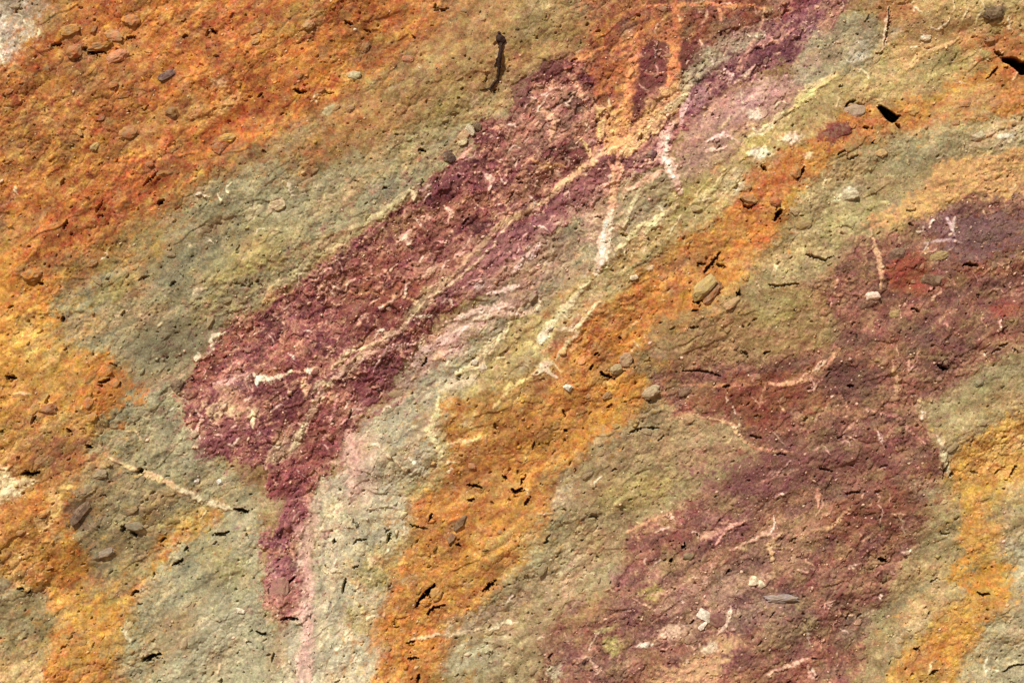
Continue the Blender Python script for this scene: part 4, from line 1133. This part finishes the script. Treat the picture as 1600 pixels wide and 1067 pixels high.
ST = [
 ("yellow_stone", 1097,450,23,12,52,(186,160,96),"pale yellow oblong stone standing out of the orange band", 'slab',1,.55,1.0),
 ("brown_stone", 1112,458,20,7,50,(150,100,62),"brown rough slab tucked against the pale yellow oblong stone", 'clod',2,.3,.9),
 ("white_stone", 1178,907,8,9,80,(240,216,180),"squarish cream stone above the grey lilac slab at lower right", 'angular',3,.3,.6),
 ("white_stone", 1188,912,7,7,10,(244,222,184),"cream chip joined to the right side of the squarish cream stone", 'angular',4,.3,.6),
 ("white_stone", 1101,960,8,11,60,(238,226,204),"white jagged stone beside the oval purple stone at the bottom", 'angular',5,.3,.6),
 ("white_stone", 1098,976,9,4,45,(236,220,200),"narrow white chip below the white jagged stone", 'slab',6,.3,.6),
 ("purple_stone", 1120,967,11,16,70,(130,82,78),"oval purple stone rimmed with pale crust near the bottom", 'cobble',7,.2,.5),
 ("grey_slab", 1217,933,27,6,2,(160,146,140),"long grey lilac slab lying level in the maroon ground", 'clod',8,.3,.8),
 ("white_stone", 1358,463,12,8,25,(232,204,180),"whitish jagged stone under the thin vein in the maroon ground", 'angular',9,.3,.6),
 ("white_stone", 735,205,7,9,60,(226,216,184),"pale triangular stone on the upper edge of the purple rock", 'angular',10,.5,.9),
 ("pink_stone", 726,213,11,7,40,(206,166,124),"tan stone directly below left of the pale triangular stone", 'angular',11,.3,.7),
 ("cream_stone", 724,224,8,5,10,(226,206,160),"small cream block at the foot of the tan stone", 'angular',12,.3,.8),
 ("dark_stone", 702,247,9,10,50,(84,62,58),"dark brown rounded stone at the purple edge near the top centre", 'cobble',13,.4,.8),
 ("dark_stone", 747,200,6,7,50,(80,62,44),"small blackish stone touching the pale triangular stone", 'clod',14,.4,.8),
 ("grey_cobble", 1336,174,16,10,12,(176,152,126),"rounded grey cobble under a curved crack at upper right", 'cobble',15,.3,.6),
 ("gold_clod", 1425,172,12,11,20,(212,156,72),"golden clod right of the black wedge shaped hole", 'clod',16,.25,.6),
 ("maroon_clod", 1303,208,25,13,15,(118,60,52),"large dark maroon clod below the rounded grey cobble", 'clod',17,.1,.25),
 ("pale_stone", 555,119,10,7,10,(196,186,142),"pale sage pebble alone on the orange slope near the top", 'cobble',18,.45,.8),
 ("tan_stone", 484,43,10,7,20,(196,146,90),"tan pebble high on the orange slope left of the pale pebble", 'clod',19,.4,.8),
 ("pink_clod", 186,90,17,9,25,(214,140,92),"pinkish orange clod at the upper left beside a black gap", 'clod',20,.35,.7),
 ("ochre_clod", 120,82,14,10,20,(176,108,54),"rounded ochre clod left of the long black gap at upper left", 'cobble',21,.4,.8),
 ("ochre_clod", 158,73,20,7,14,(180,122,54),"long ochre clod overhanging the long black gap at upper left", 'clod',22,.5,1.0),
 ("peach_clod", 180,57,14,9,-20,(206,140,84),"peach coloured clod above the pinkish orange clod", 'clod',23,.35,.7),
 ("orange_clod", 206,34,14,10,10,(198,122,56),"large orange clod near the top left edge", 'clod',24,.35,.7),
 ("ochre_clod", 114,50,18,8,12,(188,130,54),"yellow ochre clod highest of the clods at the upper left", 'clod',25,.3,.7),
 ("purple_grey_stone", 262,119,15,6,32,(98,70,70),"dark purple grey stone lying slantwise in the rust slope", 'angular',26,.4,.9),
 ("round_clod", 203,206,15,11,15,(190,130,70),"round tan clod in the middle of the rust slope", 'cobble',27,.25,.6),
 ("dark_clod", 114,229,9,7,10,(124,86,44),"small dark brown round clod on the rust slope", 'cobble',28,.4,.8),
 ("yellow_clod", 356,217,13,7,8,(206,156,64),"yellow clod at the lower right end of the rust slope", 'clod',29,.45,.9),
 ("brown_clod", 345,232,14,9,30,(166,98,44),"brown clod under the yellow clod on the rust slope", 'clod',30,.35,.8),
 ("pale_clod", 150,228,9,6,40,(196,164,96),"pale straw clod right of the small dark round clod", 'clod',31,.35,.7),
 ("olive_clod", 270,178,12,9,10,(134,88,44),"olive brown clod in the centre of the rust slope", 'cobble',32,.3,.7),
 ("gold_clod", 48,428,16,10,10,(190,124,46),"golden clod beside the left edge under the rust slope", 'clod',33,.35,.7),
 ("brown_clod", 78,640,14,9,15,(156,100,54),"brown clod among the olive gold earth near the left edge", 'clod',34,.3,.7),
 ("olive_stone", 207,822,7,14,80,(136,130,104),"upright grey green stone beside a small black hole at lower left", 'cobble',35,.4,.7),
 ("dark_stone", 124,800,22,9,48,(100,78,64),"dark brown pointed stone where olive earth meets the gold", 'angular',36,.2,.6),
 ("grey_stone", 162,866,14,6,25,(146,132,112),"grey stone with a pale top below the dark pointed stone", 'angular',37,.3,.7),
 ("sage_stone", 157,742,11,8,20,(150,132,102),"pale grey stone above the dark pointed stone", 'clod',38,.3,.7),
 ("white_chip", 374,955,4,7,75,(232,222,196),"white upright chip in the sage clay at lower left", 'angular',39,.4,.8),
 ("white_chip", 341,754,5,5,30,(224,220,206),"small bluish white chip in the clay left of the purple foot", 'angular',40,.4,.8),
 ("white_chip", 304,753,5,4,30,(220,214,200),"small bluish white chip left of another in the pale clay", 'angular',41,.4,.8),
 ("cream_stone", 754,575,8,6,40,(240,218,186),"cream stone at the tip of the pale seam above the orange band", 'angular',42,.35,.7),
 ("cream_stone", 742,566,5,5,40,(226,214,190),"little cream pebble just left of the seam's cream stone", 'cobble',43,.35,.8),
 ("white_chip", 886,605,8,5,-20,(244,232,214),"bright white chip in the orange band at the centre", 'angular',44,.4,.8),
 ("white_chip", 990,434,6,4,5,(240,214,180),"cream oval chip on the upper rim of the orange band", 'cobble',45,.4,.8),
 ("cream_stone", 879,551,6,4,5,(222,186,116),"yellowish cream pebble in the brown patch above the white chip", 'cobble',46,.4,.8),
 ("sage_stone", 963,577,9,8,30,(176,156,110),"pale sage pebble just above the black wedge crack in the orange", 'cobble',47,.4,.9),
 ("tan_stone", 979,562,11,10,30,(172,140,104),"tan knobbly stone right of the pale sage pebble", 'clod',48,.35,.8),
 ("brown_clod", 950,618,9,5,40,(150,96,48),"small brown clod in the orange below the black wedge crack", 'clod',49,.4,.8),
 ("sage_stone", 1019,613,14,9,30,(180,160,124),"knobbly pale stone where the orange band meets the sage", 'clod',50,.3,.7),
 ("tan_stone", 1142,474,14,6,30,(190,150,104),"tan sloping stone right of the pale yellow oblong stone", 'angular',51,.35,.8),
 ("gold_clod", 1162,433,6,6,20,(214,164,82),"little golden clod right of the pale yellow oblong stone", 'clod',52,.45,.9),
 ("yellow_clod", 1463,400,13,7,8,(170,148,92),"olive yellow clod in the maroon ground at the right", 'clod',53,.25,.5),
 ("yellow_clod", 1396,489,10,7,10,(168,140,92),"olive yellow clod under the smooth red patch", 'clod',54,.2,.5),
 ("brown_stone", 1452,437,9,16,80,(104,72,56),"dark olive brown block on the right side of the smooth red patch", 'angular',55,.2,.5),
 ("dark_stone", 1400,398,14,9,10,(110,80,68),"dark grey brown stone on top of the smooth red patch", 'cobble',56,.2,.6),
 ("grey_clod", 1552,20,17,11,15,(100,82,58),"dark grey olive clod near the upper right corner", 'clod',57,.3,.6),
 ("orange_clod", 1510,162,8,5,10,(200,140,80),"small orange clod in the tan ground at the upper right", 'clod',58,.4,.8),
 ("tan_clod", 1168,312,7,11,60,(190,132,74),"upright tan clod in a curved crack at the head of the orange band", 'clod',59,.35,.7),
 ("orange_clod", 1207,318,9,8,20,(180,108,58),"rounded rust clod among the cracks of the orange band", 'cobble',60,.4,.8),
 ("ochre_clod", 1239,272,8,9,50,(190,128,62),"ochre clod left of the straight black crack in the rust", 'cobble',61,.4,.8),
 ("olive_clod", 1251,352,14,8,20,(158,134,80),"olive clod ringed by a crack under the orange band's head", 'cobble',62,.3,.6),
 ("cream_clod", 1325,306,13,8,10,(206,194,156),"pale cream clod in the sage clay above the maroon ground", 'clod',63,.3,.6),
 ("tan_stone", 1377,240,10,6,10,(190,152,100),"tan clod in the sage clay below the black wedge hole", 'clod',64,.3,.7),
 ("brown_stone", 719,818,15,5,45,(116,84,58),"dark brown sliver of stone in the lower orange band", 'angular',65,.4,.9),
 ("brown_stone", 704,843,8,6,40,(124,84,58),"dark brown stone under the dark sliver in the orange band", 'angular',66,.35,.8),
 ("gold_clod", 664,944,8,6,10,(204,146,60),"golden clod touching the lower end of the black slot", 'clod',67,.4,.8),
 ("gold_clod", 680,931,12,9,50,(190,140,64),"gold clod along the right side of the black slot", 'clod',68,.35,.7),
 ("brown_clod", 766,918,15,6,42,(176,116,52),"long brown clod over a shadowed crack in the orange band", 'clod',69,.5,.9),
 ("cream_chip", 629,806,7,4,55,(220,202,160),"cream chip in the pale clay left of the orange band", 'angular',70,.4,.8),
 ("mauve_stone", 433,922,20,14,50,(170,116,108),"mauve rounded stone with a crack under it at the purple foot", 'cobble',71,.15,.4),
 ("peach_stone", 638,93,6,9,80,(196,124,88),"pinkish upright clod on the soil left of the root", 'angular',72,.35,.7),
 ("green_stone", 1074,869,10,5,10,(112,100,72),"dark green grey stone beside a small black hole in the maroon", 'cobble',73,.35,.7),
 ("pale_stone", 1528,214,10,6,30,(196,182,146),"pale sage stone near the right edge above the tan wash", 'angular',74,.35,.7),
 ("brown_clod", 1524,739,6,5,10,(168,104,56),"small brown round clod in the gold earth at the right", 'cobble',75,.45,.9),
 ("brown_clod", 1570,734,9,7,20,(182,118,62),"larger brown clod in the gold earth near the right edge", 'clod',76,.4,.8),
 ("green_stone", 1528,598,7,5,10,(140,140,106),"small green grey pebble in the olive ground at the right", 'cobble',77,.4,.8),
 ("cream_clod", 435,322,13,9,20,(204,184,140),"pale cream clod in the sage clay above the purple rock", 'clod',78,.3,.6),
 ("dark_stone", 272,603,12,9,40,(104,86,68),"dark grey brown stone at the left tip of the purple rock", 'clod',79,.3,.7),
 ("mauve_stone", 1015,246,10,8,30,(112,76,80),"dark mauve clod in the plum seam near the pink streak", 'clod',80,.3,.7),
]
for (nm, u, v, ru, rv, ang, c, lb, kd, sd, up, th) in ST:
    stone(nm, u, v, ru, rv, ang, c, lb, "clod" if "clod" in nm else "stone", kd, sd, up, th)

# lesser clods, stuck all over; nothing singles one out from its neighbours
zone_adj = {SOIL: ("soil_clod", "soil brown"), RUST: ("rust_clod", "rust coloured"), GOLD: ("golden_clod", "golden"), SAGE: ("clay_clod", "grey green"),
            PALE: ("pale_clay_clod", "pale clay"), PURP: ("maroon_fragment", "maroon"), YEL: ("yellowish_clod", "yellow green"), ORNG: ("orange_clod", "orange"),
            PUR2: ("brown_clod", "maroon brown"), OLIV: ("olive_clod", "olive")}
marks = [(783, 90, "dead root"), (1390, 180, "wedge shaped black hole"), (1590, 102, "black hole at the edge"), (660, 932, "long black slot"), (947, 586, "black wedge crack"),
         (1097, 450, "pale yellow oblong stone"), (1183, 909, "squarish cream stone"), (1104, 965, "white jagged stone"), (1217, 933, "grey lilac slab"),
         (1358, 463, "whitish stone under a vein"), (735, 205, "pale triangular stone"), (1336, 174, "rounded grey cobble"), (1303, 208, "large maroon clod"),
         (555, 119, "pale sage pebble"), (186, 90, "pinkish orange clod"), (262, 119, "slanting purple grey stone"), (203, 206, "round tan clod"),
         (356, 217, "yellow clod"), (207, 822, "upright grey green stone"), (124, 800, "dark pointed stone"), (374, 955, "white upright chip"),
         (425, 590, "jagged white vein"), (886, 605, "bright white chip"), (1418, 432, "smooth red patch"), (754, 575, "cream stone on the seam"),
         (1019, 613, "knobbly pale stone"), (719, 818, "dark brown sliver"), (433, 922, "mauve rounded stone"), (1552, 20, "dark clod near the corner"),
         (1038, 240, "branching white streak"), (943, 390, "long pink streak"), (1325, 306, "pale cream clod"), (1524, 739, "small round brown clod"),
         (218, 737, "black gap on the thin line"), (236, 1026, "black crack at the bottom"), (1382, 875, "black gap in the maroon"), (1537, 930, "curved crack in the gold"),
         (165, 605, "burnt orange patch"), (46, 737, "black gap near the edge"), (1510, 414, "level black crack"), (1478, 571, "dark pitted patch"),
         (960, 200, "peach patch"), (960, 1012, "olive square patch"), (866, 1050, "cream patch at the bottom"), (1073, 868, "dark green grey stone"), (253, 316, "black gap on the rust")]
def where(u, v):
    m_ = min(marks, key=lambda q: (q[0] - u) ** 2 + (q[1] - v) ** 2)
    a = math.degrees(math.atan2(m_[1] - v, u - m_[0])) % 360
    d8 = ["right of", "above and right of", "above", "above and left of", "left of", "below and left of", "below", "below and right of"][int((a + 22.5) // 45) % 8]
    dd = math.hypot(u - m_[0], v - m_[1])
    return ("just " if dd < 45 else "some way " if dd > 110 else "") + d8 + " the " + m_[2]
n = 0; seen = set(); tries = 0
while n < 170 and tries < 4000:
    tries += 1
    u = random.uniform(6, 1594); v = random.uniform(6, 1060)
    if any(abs(u - s_[1]) < s_[3] + 6 and abs(v - s_[2]) < s_[4] + 6 for s_ in ST): continue
    c = int(cls[int(v), int(u)])
    if c not in zone_adj: continue
    r_ = random.uniform(4.2, 8.0) * (.8 if c == PURP else 1)
    nm, adj = zone_adj[c]
    kd = "fragment" if c == PURP else "clod"
    lb = ("small " if r_ < 6 else "mid-sized ") + adj + " " + kd + " " + where(u, v)
    if lb in seen: continue
    seen.add(lb)
    cc_ = colour_at(u, v) * random.uniform(.94, 1.08)
    stone(nm, u, v, r_ * random.uniform(1, 1.5), r_ * random.uniform(.6, .85), random.gauss(30, 25), np.clip(cc_, 0, 250), lb,
          kd, random.choice(['clod', 'clod', 'cobble', 'angular']), 100 + n % 9, .2, .6, "small clods stuck to the face")
    n += 1
print("clods", n)

# ------------------------------------------------------------ loose grit and flakes: too many to count
print("grit")
NG = 24000
gu = rng.uniform(-20, 1620, NG); gv = rng.uniform(-20, 1087, NG)
gi = np.clip(gu, 0, RW - 1).astype(int); gj = np.clip(gv, 0, RH - 1).astype(int)
gb = brec[gj, gi]
keep = rng.random(NG) < (.45 + .55 * gb)
gu, gv, gi, gj, gb = [a[keep] for a in (gu, gv, gi, gj, gb)]
NG = len(gu)
fi = ((gu + 30) / STEP).astype(int) + ul; fj = ((gv + 30) / STEP).astype(int) + vl
gh = H[np.clip(fj, 0, nv - 1), np.clip(fi, 0, nu - 1)]
size = rng.lognormal(.25, .42, NG) * (.85 + .15 * gb)
elong = rng.uniform(1, 2.3, NG)
gcol = base[gj, gi] * rng.uniform(.9, 1.12, (NG, 1))
bright = rng.random(NG) < (.17 + .24 * gb)
tgt = np.array((228, 192, 164), np.float32)
gcol = np.where(bright[:, None], gcol + (tgt - gcol) * rng.uniform(.35, .95, (NG, 1)), gcol)
dark = rng.random(NG) < .12
gcol = np.where(dark[:, None] & ~bright[:, None], gcol * .66, gcol)
octa = np.array([(1,0,0),(-1,0,0),(0,1,0),(0,-1,0),(0,0,1),(0,0,-1)], np.float32)
tri = np.array([(0,4,3),(4,1,3),(1,5,3),(5,0,3),(4,0,2),(1,4,2),(5,1,2),(0,5,2)], np.int32)
jit = 1 + rng.uniform(-.35, .35, (NG, 6, 1))
P = octa[None] * jit
P[..., 0] *= (size * elong)[:, None]; P[..., 1] *= (size * .75)[:, None]; P[..., 2] *= (size)[:, None]
an = np.radians(rng.normal(35, 28, NG)); an = np.where((np.abs(gu - 500) < 120) & (gv > 700), an + .8, an)
tilt = rng.normal(0, .35, NG)
x0 = P[..., 0] * np.cos(an)[:, None] - P[..., 2] * np.sin(an)[:, None]
z0 = P[..., 0] * np.sin(an)[:, None] + P[..., 2] * np.cos(an)[:, None]
y0 = P[..., 1] * np.cos(tilt)[:, None] + z0 * np.sin(tilt)[:, None]
co = np.stack([wx(gu)[:, None] + x0 * S, -(gh[:, None]) * S + y0 * S, wz(gv)[:, None] + z0 * S], -1).astype(np.float32)
me = bpy.data.meshes.new("grit")
me.vertices.add(NG * 6); me.vertices.foreach_set("co", co.reshape(-1))
T = (tri[None] + (np.arange(NG) * 6)[:, None, None]).astype(np.int32).reshape(-1)
me.loops.add(len(T)); me.loops.foreach_set("vertex_index", T)
me.polygons.add(len(T) // 3); me.polygons.foreach_set("loop_start", np.arange(0, len(T), 3, dtype=np.int32))
me.update(calc_edges=True)
at = me.color_attributes.new("mineral", 'FLOAT_COLOR', 'POINT')
ca = np.ones((NG, 6, 4), np.float32); ca[..., :3] = alb(np.clip(gcol, 0, 250))[:, None, :]
at.data.foreach_set("color", ca.reshape(-1))
me.materials.append(M_chip)
go = bpy.data.objects.new("grit", me); sc.collection.objects.link(go)
tag(go, "loose grit and pale flakes scattered over the whole face", "grit", kind="stuff")

# ------------------------------------------------------------ dried root hanging from the soil near the top
M_root = earth_material("dry_root_bark", alb((58, 42, 36)), .5)
M_knot = earth_material("dark_root_knot", alb((66, 46, 40)), .7)
root = bpy.data.objects.new("dead_root", None); sc.collection.objects.link(root)
root.location = (wx(782), -hgt(782, 66) * S, wz(66))
tag(root, "thin dark dead root with a knotted head hanging down the soil slope near the top", "root")
def tube(name, pts, mat, parent, sides=9):
    """pts: (u, v, lift, radius)"""
    Q = []
    for a, b in zip(pts[:-1], pts[1:]):
        for k_ in range(5):
            t = k_ / 5; Q.append([a[i] + (b[i] - a[i]) * t for i in range(4)])
    Q.append(list(pts[-1]))
    vs = []; fs = []
    for i, (u, v, l, r) in enumerate(Q):
        du = Q[min(i + 1, len(Q) - 1)][0] - Q[max(i - 1, 0)][0]; dv = Q[min(i + 1, len(Q) - 1)][1] - Q[max(i - 1, 0)][1]
        n_ = math.hypot(du, dv) or 1; nx, nz = dv / n_, -du / n_
        uw = u + .7 * math.sin(i * 1.3); rr = 1.2 * r * (1 + .18 * math.sin(i * 2.1))
        hc = sum(max(hgt(u + o_, v + p_) for o_ in (-2, 0, 2)) for p_ in (-4, 0, 4)) / 3
        for k_ in range(sides):
            a = 2 * math.pi * k_ / sides
            vs.append((wx(uw + nx * rr * math.cos(a)) - parent.location.x, -(hc + l + rr * math.sin(a)) * S - parent.location.y, wz(v + nz * rr * math.cos(a)) - parent.location.z))
    for i in range(len(Q) - 1):
        for k_ in range(sides):
            fs.append((i * sides + k_, i * sides + (k_ + 1) % sides, (i + 1) * sides + (k_ + 1) % sides, (i + 1) * sides + k_))
    fs.append(tuple(range(sides))); fs.append(tuple(range(len(Q) * sides - 1, len(Q) * sides - 1 - sides, -1)))
    m_ = bpy.data.meshes.new(name); m_.from_pydata(vs, [], fs)
    for p in m_.polygons: p.use_smooth = True
    m_.update(); m_.materials.append(mat)
    o = bpy.data.objects.new(name, m_); sc.collection.objects.link(o); o.parent = parent
    return o
tube("stem", [(783,70,3,2.6),(782,82,6,2.5),(781,95,7,2.4),(780,108,5,2.4),(779,118,3,2.0),(777,128,2,1.5),(770,136,2.5,1.9),(765,144,1.5,1.3)], M_root, root)
tube("rootlet", [(779,92,4,1.3),(776,100,2,1.2),(773,108,0,.8)], M_root, root, 7)
tube("rootlet", [(766,141,1,1.0),(758,143,.5,.9),(750,144,0,.6)], M_root, root, 7)
for (du, dv, r_, sd) in ((782, 66, 6.2, 3), (786, 68, 4.5, 4), (779, 63, 4.0, 5), (780, 56, 2.4, 6)):
    km = rock_mesh("knot", 400 + sd, 6, 3, .16); km.materials.clear(); km.materials.append(M_knot)
    o = bpy.data.objects.new("knot", km); sc.collection.objects.link(o); o.parent = root
    o.location = (wx(du) - root.location.x, -(hgt(du, dv) + 3) * S - root.location.y, wz(dv) - root.location.z)
    o.scale = (r_ * S * 1.1, r_ * S, r_ * S * 1.1)
print("done")
